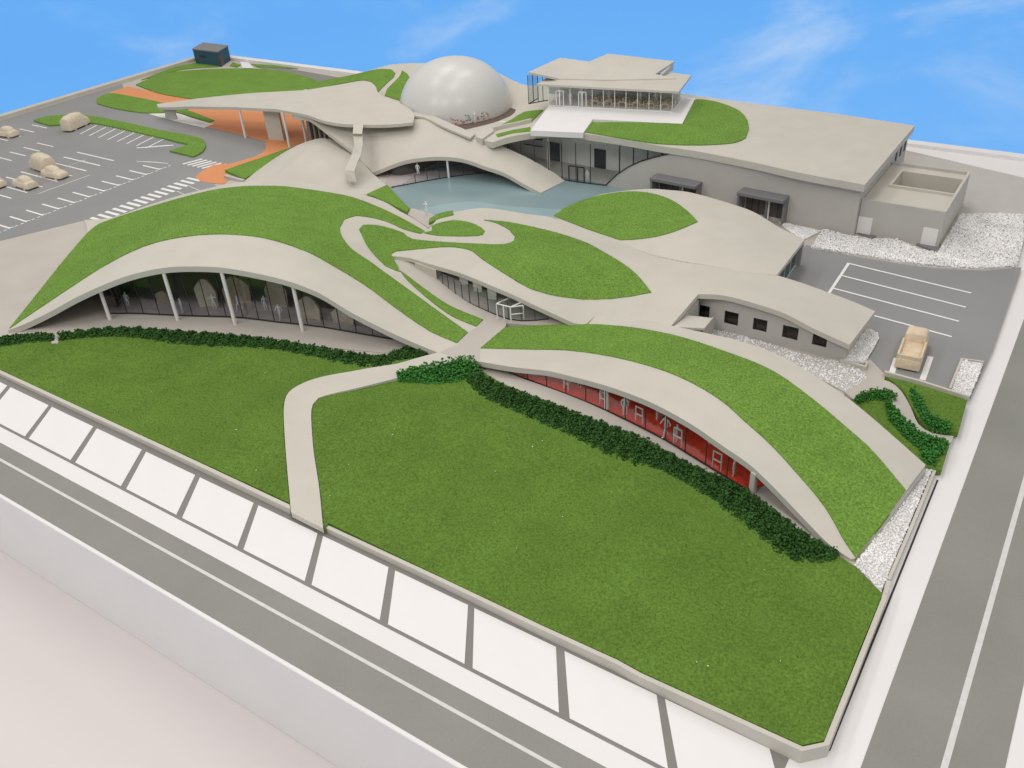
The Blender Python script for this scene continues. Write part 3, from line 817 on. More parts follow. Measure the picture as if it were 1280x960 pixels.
# square white frames standing behind the glass
def frame(px, py, h0, s_, label, z0=.45):
    b = W(px, py, z0)
    V = []; Fc = []
    t = .075
    for (x0_, z0_, x1_, z1_) in ((-s_/2, 0, s_/2, t), (-s_/2, s_-t, s_/2, s_), (-s_/2, t, -s_/2+t, s_-t), (s_/2-t, t, s_/2, s_-t), (-s_/2, -h0, -s_/2+t*.6, 0), (s_/2-t*.6, -h0, s_/2, 0)):
        v, f = box_data(x0_, -.05, z0_, x1_, .05, z1_); k = len(V); V += v; Fc += [tuple(i+k for i in q) for q in f]
    o = link('picture_frame', mesh_from('picture_frame', V, Fc), M['figure'])
    o.location = (b[0], b[1]+.25, z0+h0); o.rotation_euler = (0, 0, rad(-14))
    return tag(o, label, 'frame', 'square white frames in the red room')
frame(706, 489, .65, .6, 'small white square frame near the narrow left end of the red room')
frame(752, 508, .6, .75, 'white square frame just left of the column in the red room')
frame(797, 530, .75, .8, 'white square frame between the column and the tall standing figure')
frame(845, 559, .85, .85, 'white square frame right beside the tall standing figure')
frame(894, 588, .75, .85, 'rightmost white square frame near the end of the red room')

# ------------------------------------------------------------------ middle lobe and office wing
C_FRONT = [(487,320,1.8,'c'),(510,322,2.0),(537,330,2.6),(573,340.5,3.5),(600,351,3.9),(621,360,3.9),(638,367,3.6),(663,379,2.9),(700,396,1.9),(718,404,1.4),(732,405.5,1.15,'c'),(745,394,1.5,'c')]
C_D = [(770,396,1.9),(797,400,2.4),(820,403.5,2.7),(839,407,3.0,'c')]
C_EAVE = [(873,367.5,4.4,'c'),(902,369,4.5),(925,374,4.5),(949,381,4.4),(981,392,4.05),(1018,411,3.35),(1062,431,2.55,'c'),(1094,389,2.65,'c')]
C_BK = [(1064,376,3.1),(1034,365,3.5),(1002,353.5,3.8),(971,344,3.9,'c')]
C_R6 = [(925,338,3.9),(881,330,3.85),(845,323,3.7),(808,314,3.5),(774,301,3.2,'c')]
C_POOL = [(735,288,2.7),(690,272,1.9),(655,267,1.5),(625,262,1.2),(600,260,1.0),(567,265,.8,'c')]
C_SEAM = [(548,272,.7,'c'),(536,286,.7,'c'),(530,289,.9,'c')]
Cout = crv(C_FRONT+C_D+C_EAVE+C_BK+C_R6+C_POOL+C_SEAM, 7, True)
FC = Field(np.vstack([Cout, [W(600,300,3.2), W(650,320,4.3), W(700,350,3.9), W(560,312,2.8), W(760,340,4.0), W(640,290,2.3), W(560,285,1.5), W(850,360,4.1)]]), .02)
mid = thing('office_lobe', 'middle lobe with leaf shaped grass roof running into the office wing', 'building')
patch('roof', M['paint'], Cout, FC, thick=.5, parent=mid, s=1.5)
skirt('pool_side_wall', M['wallp'], crv(C_POOL, 7), .3, mid, .3, .3)
ring_out = [(540,283,'c'),(552,277),(567,272),(585,271),(600,275),(615,281),(632,290),(641,297),(640,302),(625,303),(590,302.5),(560,300),(540,297),(522,291.5)]
lawn('roof_lawn', None, [(495,314.5,'c'),(510,304.5,'c'),(517,299.5,'c'),(533,301.5),(560,303.5),(600,305.5),(630,306),(642,302),(644,296),(637,288),(620,279),(605,275.5,'c'),(630,277.5),(656,282),(690,290),(712,296.5),(735,305),(757,317),(780,331),(797,345),(814,366,'c'),(780,372),(740,375),(698,370.6),(663,361),(635,345),(601,323),(590,314),(575,310),(554,309)], FC, lift=.10, parent=mid, blades=20, th=.35, s=1.4)
lawn('roof_lawn', None, [(540,289,'c'),(540,283),(552,278.5),(567,276),(582,277.5),(595,281.5),(606,289),(603,294),(587,295.5),(565,295.5),(545,294.5),(530,291.5,'c')], FC, lift=.10, parent=mid, blades=12, th=.35, s=1.4)
lawn('roof_lawn', None, [(537,274,'c'),(550,267),(566,264,'c'),(567,269,'c'),(548,274),(536,280,'c')], FC, lift=.10, parent=mid, blades=12, th=.35, s=1.4)
# courtyard floor in front of the lobe glass
K = crv([(488,321.5,1.55,'c'),(509,347,1.4),(537,369,1.25),(565,387,1.12),(596,410,1.0,'c'),(606,401,.99,'c'),(618,398,.99,'c'),(634,404,.99,'c'),(684,407,.98),(733,404.5,.98,'c'),(715,380,.98,'c'),(640,345,.98,'c'),(560,325,1.1,'c')], 7, True)
FK = Field(K, .01)
tag(patch('courtyard_floor', M['ground'], K, FK, thick=.6, s=1.3), 'beige sunken courtyard floor beside the lobe entrance', kind='structure')
gC = crv([(547,351),(560,362),(573,371),(588,380),(604,387),(618,393),(638,400),(660,401.5),(686,399)], 5, False, flat=1.0)
ztC = lambda p: FC(p[None])[0]-.48
glass_front(gC, ztC, 1.0, 12, mid, mw=.06)
skirt('end_wall', M['paint'], np.array([[*W(547,351,1.0)[:2], ztC(W(547,351,1.0))], [*W(520,334,1.3)[:2], 1.9]]), .9, mid, .2, 0)
cb = gC+np.array([1.0, 6.5, 0]); cb = resample(cb, 20)
for p in cb: p[2] = max(1.3, ztC(p))
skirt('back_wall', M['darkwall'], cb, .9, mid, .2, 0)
for px, py in ((575,362), (592,371), (610,380)):
    b = W(px, py-6, 1.0); prism('exhibit', M['inner'], [(b[0], b[1]), (b[0]+.9, b[1]+.3), (b[0]+.8, b[1]+.5), (b[0]-.1, b[1]+.2)], 1.0, 2.9, mid)
# entrance doors: white framed box
def wire_frame(name, m, pts3, r, parent):
    V = []; Fc = []
    for a, b in pts3:
        a = Vector(a); b = Vector(b); q = (b-a).to_track_quat('Z', 'Y').to_matrix(); k = len(V)
        for c in (a, b):
            for sx, sy in ((-1, -1), (1, -1), (1, 1), (-1, 1)): V.append(c+q @ Vector((sx*r, sy*r, 0)))
        Fc += [(k+i, k+(i+1) % 4, k+4+(i+1) % 4, k+4+i) for i in range(4)] + [(k+3, k+2, k+1, k), (k+4, k+5, k+6, k+7)]
    return link(name, mesh_from(name, V, Fc), m, parent)
d0 = W(622, 398.5, 1.0); d1 = W(639, 403, 1.0); h_ = 1.75
dd = d1-d0
segs = []
for t in (0, .5, 1): q = d0+dd*t; segs.append((q, q+np.array([0, 0, h_])))
segs.append((d0+[0, 0, h_], d1+[0, 0, h_]))
back = d0+np.array([.7, 2.2, 0]); backr = d1+np.array([.7, 2.0, 0])
segs += [(d0+[0, 0, h_], back+[0, 0, h_]), (d1+[0, 0, h_], backr+[0, 0, h_]), (d1+[0,0,.9], W(655,401,1.0)+[0,0,.9]), (d1+[0,0,h_], W(655,401,1.0)+[0,0,h_]), (W(655,401,1.0)+[0,0,.2], W(655,401,1.0)+[0,0,h_])]
wire_frame('door_frame', M['figure'], segs, .045, mid)
# office wall with five windows under the right eave
y_w = 72.8
wins = [(872,887,380,397), (906,923,388,406), (942,959,397,414), (979,998,406,424), (1016.5,1034,417,433)]
rects = []
for (xa, xb, ya, yb) in wins:
    def hit(px, py):
        d = RN @ np.array([(px-640)/F_PX, -(py-480)/F_PX, -1.0]); t = y_w/d[1]; return d[0]*t, CAM_H+d[2]*t
    x_a, z_t = hit(xa, ya); x_b, z_t2 = hit(xb, (ya+yb)/2); _, z_b = hit((xa+xb)/2, yb)
    rects.append((x_a, x_b, z_b, z_t))
zb_ = [max(.7, r[2]) for r in rects]
Xs = [-29.0]; 
V = []; Fc = []
def wall_quad(x0, x1, z0, z1a, z1b, y0, y1):
    v, f = box_data(x0, y0, z0, x1, y1, 1.0); k = len(V)
    v = [list(q) for q in v]
    for j in (4, 7): v[j][2] = z1a
    for j in (5, 6): v[j][2] = z1b
    V.extend(v); Fc.extend([tuple(i+k for i in q) for q in f])
ztop = lambda x: FC(np.array([[x, y_w]]))[0]-.45
prev = -29.0
for (xa, xb, z0, z1) in rects:
    wall_quad(prev, xa, .3, ztop(prev), ztop(xa), y_w, y_w+.25)
    wall_quad(xa, xb, .3, z0, z0, y_w, y_w+.25)
    wall_quad(xa, xb, z1, ztop(xa), ztop(xb), y_w, y_w+.25)
    prev = xb
wall_quad(prev, -14.9, .3, ztop(prev), ztop(-14.9), y_w, y_w+.25)
link('office_wall', mesh_from('office_wall', V, Fc), M['wallp'], mid)
for (xa, xb, z0, z1) in rects:
    f = slabs('window', M['dark'], [((xa, y_w+.1, z0), (xb, y_w+.2, z0+.06)), ((xa, y_w+.1, z1-.06), (xb, y_w+.2, z1)), ((xa, y_w+.1, z0+.06), (xa+.06, y_w+.2, z1-.06)), ((xb-.06, y_w+.1, z0+.06), (xb, y_w+.2, z1-.06))], mid)
    box('pane', M['glass'], (xa+.06, y_w+.14, z0+.06), (xb-.06, y_w+.17, z1-.06), f)
    box('desk', M['brown'], (xa+.1, y_w+.8, z0-.2), (xb-.3, y_w+1.6, z0+.25), mid)
box('office_back_wall', M['brown'], (-29, y_w+4.5, .3), (-15, y_w+4.7, 2.6), mid)
prism('office_end_wall', M['wallp'], [(-14.9, y_w), (-14.65, y_w), (-14.5, 79.2), (-14.75, 79.2)], .3, [2.15, 2.15, 2.3, 2.3], mid)
prism('office_rear_wall', M['wallp'], [(-14.75, 79.0), (-14.75, 79.2), (-24.2, 79.6), (-24.2, 79.4)], .3, [2.3, 2.3, 3.1, 3.1], mid)
o = patch('entrance_canopy', M['paint'], np.array([W(841,408.5,2.9), W(880,414,2.6), W(890.5,401,2.6), W(859,394,2.9)]), None, thick=.22, s=3, parent=mid)
b = W(887, 404, 2.5)
box('canopy_wall', M['wallp'], (b[0]-.5, b[1]-.8, .3), (b[0]-.3, b[1]+2.0, 2.1), mid)
skirt('notch_wall', M['wallp'], np.array([W(840,406.5,2.9), W(873,368.5,4.15)]), .3, mid, .2, .45)

# ------------------------------------------------------------------ back lobe beside the pool
R_L = [(691,271,.6,'c'),(700,263,.9),(720,254,1.7),(735,248,2.2),(750,243,2.7),(780,238.5,3.3),(812,236,3.8),(836,237.5,4.0),(860,240,4.1),(895,249,4.1),(940,264,3.95),(974,284,3.7),(1005.5,299.6,3.4,'c')]
R_B = [(971,344,3.95,'c'),(925,339,3.95),(881,331,3.93),(845,325,3.88),(808,316,3.65),(774,302,3.25,'c'),(735,289,2.6),(712,280,1.7)]
Rout = crv(R_L+R_B, 7, True)
FR = Field(np.vstack([Rout, [W(800,265,3.9), W(860,300,4.6), W(940,300,4.4)]]), .02)
lobe = thing('workshop_lobe', 'rear lobe beside the pool with fan shaped grass on its roof', 'building')
patch('roof', M['paint'], Rout, FR, thick=.42, parent=lobe, s=1.6)
skirt('rear_wall', M['wallp'], crv(R_L, 7), .3, lobe, .25, .35)
e0, e1 = W(1001,301,3.4), W(971,342,3.9)
e0 = W(1003,300,3.4); 
P_ = np.array([[e0[0]-.35, e0[1]-.2, 3.0], [e1[0]-.35, e1[1]+.1, 3.5]])
glass_front(P_, lambda p: p[2], .4, 4, lobe, gm='glassg', fm='figure', mw=.05)
lawn('roof_lawn', None, [(692,270.5,'c'),(705,261),(720,254),(735,248.5),(750,244.5),(785,240),(815,242.5),(840,251),(860,265),(872,277.5,'c'),(850,287),(825,295),(800,299),(775,300.5,'c'),(735,287),(712,278)], FR, lift=.10, parent=lobe, blades=12, th=.35, s=1.5)

# ------------------------------------------------------------------ pool and its banks
pool = sheet('pool', M['pool'], [(486,236,'c'),(545,223,'c'),(600,215,'c'),(700,215,'c'),(775,225,'c'),(830,240,'c'),(820,262,'c'),(700,285,'c'),(600,275,'c'),(540,272,'c'),(512,262,'c')], .36, 'flat blue grey pool in the middle of the complex', th=.05)
sheet('pool_shallow', M['pool2'], [(524,262,'c'),(550,256),(590,252),(640,258),(712,262,'c'),(700,275,'c'),(600,270,'c'),(530,267,'c')], .375, None, parent=pool, th=.01)
lawn('grass', 'dark green bank at the left end of the pool', [(459,243,'c'),(470,238),(484,231.5,'c'),(498,247),(512,261,'c'),(509,266,'c'),(485,254,'c')], flat=.6, lift=.1)
sheet('poolside', M['ground'], [(507,266,'c'),(515,260,'c'),(525,263),(540,267),(548,272,'c'),(536,285,'c')], .42, 'small beige poolside where a figure stands')

# ------------------------------------------------------------------ main hall behind the pool
G_FRONT = [(616,178,5.3,'c'),(630,173,5.6),(645,169.5,5.85),(670,165.5,6.15),(695,164,6.4),(720,165.5,6.65),(745,169,6.85),(785,175,7.1),(827,182.5,7.2),(870,189,7.25),(940,202.5,7.2),(1000,216,7.08),(1081,231,6.98,'c')]
G_BACK = [(1143.5,157,6.9,'c'),(1050,143,6.95),(940,129,7.0),(851,117,7.1),(760,107,7.2),(700,104,7.2),(660,107,6.9),(640,100,7.4),(620,90,8.0),(570,80,8.3),(535,79,8.2),(510,79,7.9),(487,81,7.2),(465,87,6.0),(440,93.5,4.3),(415,99,2.4),(391,104.5,.9,'c')]
G_LEFT = [(380,112,.6,'c'),(440,128,3.5),(500,150,4.5),(560,165,4.8)]
Gout = crv(G_FRONT+G_BACK+G_LEFT, 8, True)
FG = Field(np.vstack([Gout, [W(1000,180,7.0), W(800,150,6.95), W(570,140,4.5), W(540,148,4.5), W(620,140,4.7), W(560,120,4.6), W(600,150,4.6), W(510,135,4.6), W(640,125,5.2)]]), .05)
main = thing('main_hall', 'long rear hall with sloping flat beige roof and grey side wall', 'building')
patch('roof', M['paint'], Gout, FG, thick=.85, parent=main, s=2.0)
# walls, from survey of the foot line
wp0 = W(1068, 296, .3); wp1 = W(757, 232, .3)
wd_ = (wp1-wp0)[:2]; wd_ /= np.linalg.norm(wd_); wn_ = np.array([wd_[1], -wd_[0]])
if wn_[1] > 0: wn_ = -wn_                      # points towards the front
yW = wp0[1]
def wall_y(x): return wp0[1]+wd_[1]/wd_[0]*(x-wp0[0])
zr = lambda x, y: FG(np.array([[x, y]]))[0]-.45
def hit_y(px, py, y):
    d = RN @ np.array([(px-640)/F_PX, -(py-480)/F_PX, -1.0]); t = y/d[1]; return d[0]*t, CAM_H+d[2]*t
def hit_wall(px, py, off=0.0):
    """point on the front wall plane shifted off metres to the front"""
    d = RN @ np.array([(px-640)/F_PX, -(py-480)/F_PX, -1.0]); o = wp0[:2]+wn_*off
    t = (o @ wn_)/(d[:2] @ wn_); return np.array([d[0]*t, d[1]*t, CAM_H+d[2]*t])
arc_px = [(757,232), (763,226), (772,218), (785,209), (800,202), (815,197.5), (829,194), (845,190.5), (865,187.5)]
arc = [tuple(hit_wall(px, py)) for px, py in arc_px]
V = []; Fc = []
xs = [a[0] for a in arc]+list(np.arange(-44, -22.5, 1.2))+[-21.6]
xs = [x for i, x in enumerate(xs) if i < len(arc) or x > arc[-1][0]+.5]
top = []
for i, x in enumerate(xs):
    zt = zr(x, wall_y(x))
    top.append(max(min(arc[i][2], zt) if i < len(arc) else zt, .45))
for i, x in enumerate(xs):
    y = wall_y(x)
    V += [(x, y, .3), (x, y, top[i]), (x, y+.35, .3), (x, y+.35, top[i])]
for i in range(len(xs)-1):
    a = 4*i; b = a+4
    Fc += [(a, b, b+1, a+1), (a+2, a+3, b+3, b+2), (a+1, b+1, b+3, a+3), (a, a+2, b+2, b)]
Fc += [(0, 1, 3, 2), (4*len(xs)-4, 4*len(xs)-2, 4*len(xs)-1, 4*len(xs)-3)]
link('front_wall', mesh_from('front_wall', V, Fc), M['wallp'], main)
# arc edging
wire_frame('arc_trim', M['dark'], [((arc[i][0], arc[i][1]-.03, arc[i][2]+.03), (arc[i+1][0], arc[i+1][1]-.03, arc[i+1][2]+.03)) for i in range(len(arc)-2)], .07, main)
prism('side_wall', M['wallp'], [(-21.95, yW+.36), (-21.6, yW+.36), (-21.6, 122.0), (-21.95, 122.0)], .3, [zr(-21.8, yW+.4)]*2+[zr(-21.8, 121.5)]*2, main)
skirt('rear_wall', M['wallp'], crv([p[:3] for p in G_BACK[1:-1]], 10)[:, :3]+np.array([0, -.9, 0]), .3, main, .3, .95)
for y in (116.3, 118.6, 120.8): box('small_window', M['dark'], (-21.58, y-.35, 4.0), (-21.52, y+.35, 5.3), main)
# glazed lobby between entrance roof and arc wall
gl = np.array([[*W(690,222,.4)[:2], 0], [*W(711,226,.4)[:2], 0], [*W(740,230,.4)[:2], 0], [*W(757,232,.4)[:2], 0]])
gl = np.vstack([[[-72.5, 101.0, 0]], gl])
ztG = lambda p: FG(p[None, :2])[0]-.85
glass_front(gl, ztG, .4, 8, main, gm='glassc', mw=.09)
ga = np.array([[a[0], a[1]+.1, 0] for a in arc])
PA = resample(ga, 7)
for i in range(6):
    a, b = PA[i], PA[i+1]
    za, zb = (np.interp(q[0], [r[0] for r in arc], [r[2] for r in arc]) for q in (a, b))
    ta, tb = max(za+.02, ztG(a)), max(zb+.02, ztG(b))
    prism('glass_pane', M['glassc'], [(a[0], a[1]), (b[0], b[1]), (b[0], b[1]+.04), (a[0], a[1]+.04)], [za, zb, zb, za], [ta, tb, tb, ta], main)
    if i: prism('mullion', M['dark'], [(a[0]-.06, a[1]-.05), (a[0]+.06, a[1]-.05), (a[0]+.06, a[1]+.1), (a[0]-.06, a[1]+.1)], za, ta, main)
box('lobby_floor', M['wallp'], (-76, 102.4, .30), (-46, 107.5, .38), main)
box('lobby_back_wall', M['inner'], (-76, 107.6, .3), (-45, 107.8, 5.0), main)
for px, py in ((693, 205), (749.5, 212)):
    x_, z_ = hit_y(px, py, 107.4)
    box('dark_door', M['dark'], (x_-.9, 107.45, .38), (x_+.9, 107.58, 3.1), main)
b = W(686, 209.5, .4)
cyl('lobby_column', M['column'], (b[0], b[1], .3), (b[0], b[1], ztG(b)), .22, main)
x_, z_ = hit_y(668, 190, 107.4)
for z0 in (2.2, 3.2, 4.2): box('shelf', M['dark'], (x_-1.6, 107.2, z0), (x_+1.6, 107.4, z0+.1), main)
# entrance frames in the lobby glass
q = W(722, 228, .4); wire_frame('door_frame', M['dark'], [((q[0]-1.3, q[1]-.1, .4), (q[0]-1.3, q[1]-.1, 2.6)), ((q[0], q[1], .4), (q[0], q[1], 2.6)), ((q[0]+1.0, q[1]+.1, .4), (q[0]+1.0, q[1]+.1, 2.6)), ((q[0]-1.3, q[1]-.1, 2.6), (q[0]+1.0, q[1]+.1, 2.6))], .07, main)

# two projecting service window boxes on the grey wall
for (xl, xr, ytop_px, yb_px) in ((812, 869, 223.5, 246), (921, 979, 241.5, 270)):
    A = hit_wall(xl, ytop_px, 2.0); B = hit_wall(xr, ytop_px+9, 2.0); zc = (A[2]+B[2])/2
    def wbox(name, m, u0, u1, o0, o1, z0, z1, par):
        """box along the wall: u in metres from A's foot, o metres in front"""
        p0 = A[:2]-wn_*2.0; dr_ = -wd_
        q = [p0+dr_*u0+wn_*o1, p0+dr_*u1+wn_*o1, p0+dr_*u1+wn_*o0, p0+dr_*u0+wn_*o0]
        return prism(name, M[m], q, z0, z1, par)
    Lc = np.hypot(*(B-A)[:2])
    wbox('window_canopy', 'canopy', 0, Lc, .02, 2.0, zc-.35, zc, main)
    wbox('canopy_leg', 'canopy', .05, .3, .03, 1.9, .3, zc-.352, main)
    wbox('canopy_leg', 'canopy', Lc-.3, Lc-.05, .03, 1.1, .3, zc-.352, main)
    f = wbox('service_window', 'darkwall', .5, Lc-.4, .01, .12, .75, zc-.4, main)
    for k in (1, 2, 5): wbox('bar', 'dark', .5+(Lc-.9)*k/6-.05, .5+(Lc-.9)*k/6+.05, .125, .17, .75, zc-.4, f)
    u_ = .5+(Lc-.9)*.55
    wbox('post', 'canopy', u_-.14, u_+.14, .18, .35, .4, zc-.4, f)
    wbox('post', 'column', u_+.22, u_+.4, .18, .35, .4, zc-.4, f)

# terrace deck, roof lawn and restaurant on the roof
deck = tag(patch('terrace_deck', M['tile'], np.array([W(663,163,6.95), W(729,166,6.95), W(741,149,7.21), W(852.5,155,7.21), W(869,123,7.21), W(851,119,7.21), W(760,116,7.3), W(690,126,7.21), W(686,132,7.16)]),
    Field(np.array([W(663,163,6.95), W(729,166,6.95), W(741,149,7.18), W(852.5,155,7.18), W(869,123,7.21), W(690,126,7.21), W(686,132,7.16), W(760,116,7.24)]), .01), thick=.75, s=3), 'white terrace deck in front of the roof restaurant', kind='structure')
lawn('roof_lawn', None, [(730,165.5,'c'),(741,150.5,'c'),(853,156,'c'),(869.5,125,'c'),(885,126),(905,131),(925,140),(934.5,152),(936,162),(932,173),(915,179.5),(870,182),(820,180),(780,174)], FG, lift=.14, parent=main, blades=6, th=.4, s=2)
lawn('roof_lawn', None, [(622,159.5,'c'),(640,150,),(655,141),(679,138,'c'),(664,153,'c'),(640,158)], FG, lift=.14, parent=main, th=.4, s=2)
lawn('roof_lawn', None, [(620,168,'c'),(640,163),(663,159,'c'),(664,164.5,'c'),(640,167),(622,172,'c')], FG, lift=.05, parent=main, th=.3, s=2)
lawn('roof_lawn', None, [(381,111,'c'),(391,104.5,'c'),(415,99.5),(440,94.5),(465,88.5),(478,87),(489,87.5),(494,92),(492,97),(484,104),(476,112),(472.5,116,'c'),(470,108),(465,103),(455,100.5),(430,104.5),(405,110,'c'),(392,113,'c')], FG, lift=.14, parent=main, th=.4, s=2)
lawn('roof_lawn', None, [(503,89,'c'),(509,93),(512.5,98),(510,108),(505,118),(502,127,'c'),(490,123),(481,120,'c'),(484,112),(491,105),(499,97)], FG, lift=.14, parent=main, th=.4, s=2)
rl = FG.on([(616,164),(630,160.5),(645,157.5),(664,153)], 6, closed=False)
skirt('deck_rail', M['paint'], rl+np.array([0, 0, .55]), 5.2, main, .3, 0)
# brown floor round the dome
patch('dome_deck', M['brown'], crv([(550,140,'c'),(556,152),(575,162),(594,168,'c'),(606,164),(622,160),(640,150),(654,141,'c'),(640,135,'c')], 7, True, flat=4.85), None, thick=.4, s=3, parent=main)

# restaurant
rest = thing('roof_restaurant', 'flat roofed glazed restaurant pavilion on the roof terrace', 'building')
zf_ = 7.24
A0 = W(686,132,zf_); A1 = W(840,140,zf_); A2 = W(852,125,zf_); 
ex = (A1-A0)[:2]; Lr = np.hypot(*ex); ex = ex/Lr; ey = np.array([-ex[1], ex[0]])
def R(u, v, z): return np.array([A0[0]+ex[0]*u+ey[0]*v, A0[1]+ex[1]*u+ey[1]*v, z])
hr = 2.75
glass_front(np.array([R(0,0,0), R(Lr,0,0)]), lambda p: zf_+hr, zf_, 11, rest, gm='glassc', fm='column', mw=.08)
glass_front(np.array([R(Lr,0,0), R(Lr,6.0,0)]), lambda p: zf_+hr, zf_, 3, rest, gm='glassc', fm='column', mw=.08)
glass_front(np.array([W(661,130.5,7.0), W(685,126,7.0)]), lambda p: 11.2, 7.05, 4, rest, gm='glassc', fm='dark', mw=.07)
glass_front(np.array([W(661,130.5,7.0)+np.array([-.2,3,0]), W(661,130.5,7.0)]), lambda p: 11.2, 7.05, 2, rest, gm='glassc', fm='dark', mw=.07)
box_pts = [R(.1,.1,0), R(Lr-.1,.1,0), R(Lr-.1,6.2,0), R(.1,6.2,0)]
prism('floor', M['inner'], box_pts, zf_-.03, zf_+.02, rest)
prism('back_wall', M['inner'], [R(-2,6.0,0), R(Lr-.2,6.0,0), R(Lr-.2,6.3,0), R(-2,6.3,0)], zf_-.05, zf_+hr, rest)
for u in (4.0, 11.0, 14.2): prism('wall_opening', M['darkwall'], [R(u,5.9,0), R(u+1.2,5.9,0), R(u+1.2,5.98,0), R(u,5.98,0)], zf_+.9, zf_+2.3, rest)
r0 = W(824,90.5,11.2); r1 = W(842,78.2,11.4)
prism('end_wall', M['wallp'], [r0, r1, r1+np.array([-.3,0,0]), r0+np.array([-.3,0,0])], 10.35, [10.55, 11.15, 11.15, 10.55], rest)
def slab_px(name, pts, z, th, dz=0): return patch(name, M['paint'], np.array([W(*p, z) for p in pts]), None, thick=th, s=30, parent=rest)
slab_px('front_roof', [(671,105),(848.5,114.5),(864,94),(840,90.5),(820,92),(700,88),(687,95)], 10.31, .28)
rr_ = np.array([W(*p) for p in [(660.5,90,11.6),(700,72,11.6),(736,77,11.6),(760,67,11.65),(843,76.5,11.55),(819,92.5,10.75),(846,98,10.42),(760,100,10.42),(700,98.5,10.42),(688,95.8,10.95)]])
patch('rear_roof', M['paint'], rr_, Field(rr_, .001), thick=.30, s=2, parent=rest)
for u in (1.2, 4.6):
    wire_frame('door_frame', M['column'], [(R(u,-.08,zf_), R(u,-.08,zf_+2.2)), (R(u+1.1,-.08,zf_), R(u+1.1,-.08,zf_+2.2)), (R(u,-.08,zf_+2.2), R(u+1.1,-.08,zf_+2.2)), (R(u+.55,-.08,zf_), R(u+.55,-.08,zf_+2.2))], .05, rest)
# dining tables and chairs
def make_table():
    t = thing('dining_table', 'table', 'table', 'dining tables in the roof restaurant')
    box('table_top', M['wood'], (-.55, -.4, .68), (.55, .4, .76), t)
    for sx in (-.48, .48):
        for sy in (-.33, .33): box('leg', M['wood'], (sx-.05, sy-.05, 0), (sx+.05, sy+.05, .68), t)
    return t
def make_chair():
    t = thing('dining_chair', 'chair', 'chair', 'dining chairs in the roof restaurant')
    box('seat', M['wood'], (-.22, -.22, .40), (.22, .22, .47), t)
    box('backrest', M['wood'], (-.22, .17, .47), (.22, .22, .92), t)
    for sx in (-.18, .18):
        for sy in (-.18, .18): box('leg', M['wood'], (sx-.035, sy-.035, 0), (sx+.035, sy+.035, .40), t)
    return t
ORD = ['first', 'second', 'third', 'fourth', 'fifth', 'sixth']
T0 = make_table(); C0 = make_chair(); ang = math.atan2(ex[1], ex[0]); first = [True, True]
for r_i, v in enumerate((1.3, 3.7)):
    for i in range(6):
        u = 6.6+2.05*i
        if u > Lr-1: continue
        p = R(u, v, zf_+.02); o = T0 if first[0] else copy_tree(T0); first[0] = False
        o.location = p; o.rotation_euler = (0, 0, ang)
        tag(o, 'small balsa dining table, %s from the left in the %s row of the roof restaurant' % (ORD[i], 'front' if r_i == 0 else 'rear'), 'table', 'dining tables in the %s row' % ('front' if r_i == 0 else 'rear'))
        for (du, dv, rr, sd) in ((-.82, 0, rad(90), 'left'), (.82, 0, rad(-90), 'right'), (-.1, .68, 0, 'far')):
            p = R(u+du, v+dv, zf_+.02); o = C0 if first[1] else copy_tree(C0); first[1] = False
            o.location = p; o.rotation_euler = (0, 0, ang+rr)
            tag(o, 'small balsa chair at the %s side of the %s %s row restaurant table' % (sd, ORD[i], 'front' if r_i == 0 else 'rear'), 'chair', 'dining chairs in the %s row' % ('front' if r_i == 0 else 'rear'))

# ------------------------------------------------------------------ dome
dome = thing('dome', 'large glossy pale dome rising behind the entrance roof', 'dome')
dc = W(570, 136.5, 4.6); dr = 8.85
V = []; Fc = []; nu, nv = 72, 26
for j in range(nv+1):
    e = math.pi/2*j/nv
    prof_r = math.cos(e)**.94; 
    for i in range(nu):
        a = 2*math.pi*i/nu
        V.append((dc[0]+dr*prof_r*math.cos(a), dc[1]+dr*prof_r*math.sin(a), dc[2]+dr*math.sin(e)*.885))
for j in range(nv):
    for i in range(nu):
        a = j*nu+i; b = j*nu+(i+1) % nu; Fc.append((a, b, b+nu, a+nu))
link('shell', mesh_from('shell', V, Fc), M['dome'], dome, smooth=60)
dc_v = np.array([-dc[0], -dc[1]]); dc_v /= np.linalg.norm(dc_v); a_c = math.atan2(dc_v[1], dc_v[0])
hold_cols = [mat('hold_red', (.6, .06, .05)), mat('hold_teal', (.03, .25, .30)), mat('hold_ochre', (.55, .38, .12)), mat('hold_pink', (.7, .35, .45)), mat('hold_green', (.12, .4, .15))]
hb = np.array(ICO[0])
for i in range(46):
    a = a_c+rad(random.uniform(-8, 34)); e = rad(random.uniform(2.0, 11.5))
    R_ = dr*1.0
    c = np.array([dc[0]+R_*math.cos(e)**.94*math.cos(a), dc[1]+R_*math.cos(e)**.94*math.sin(a), dc[2]+R_*math.sin(e)*.885])
    r_ = random.uniform(.11, .16)
    link('climbing_hold', mesh_from('climbing_hold', hb*r_*np.array([1, 1, .8])+c, ICO[1]), random.choice(hold_cols), dome)

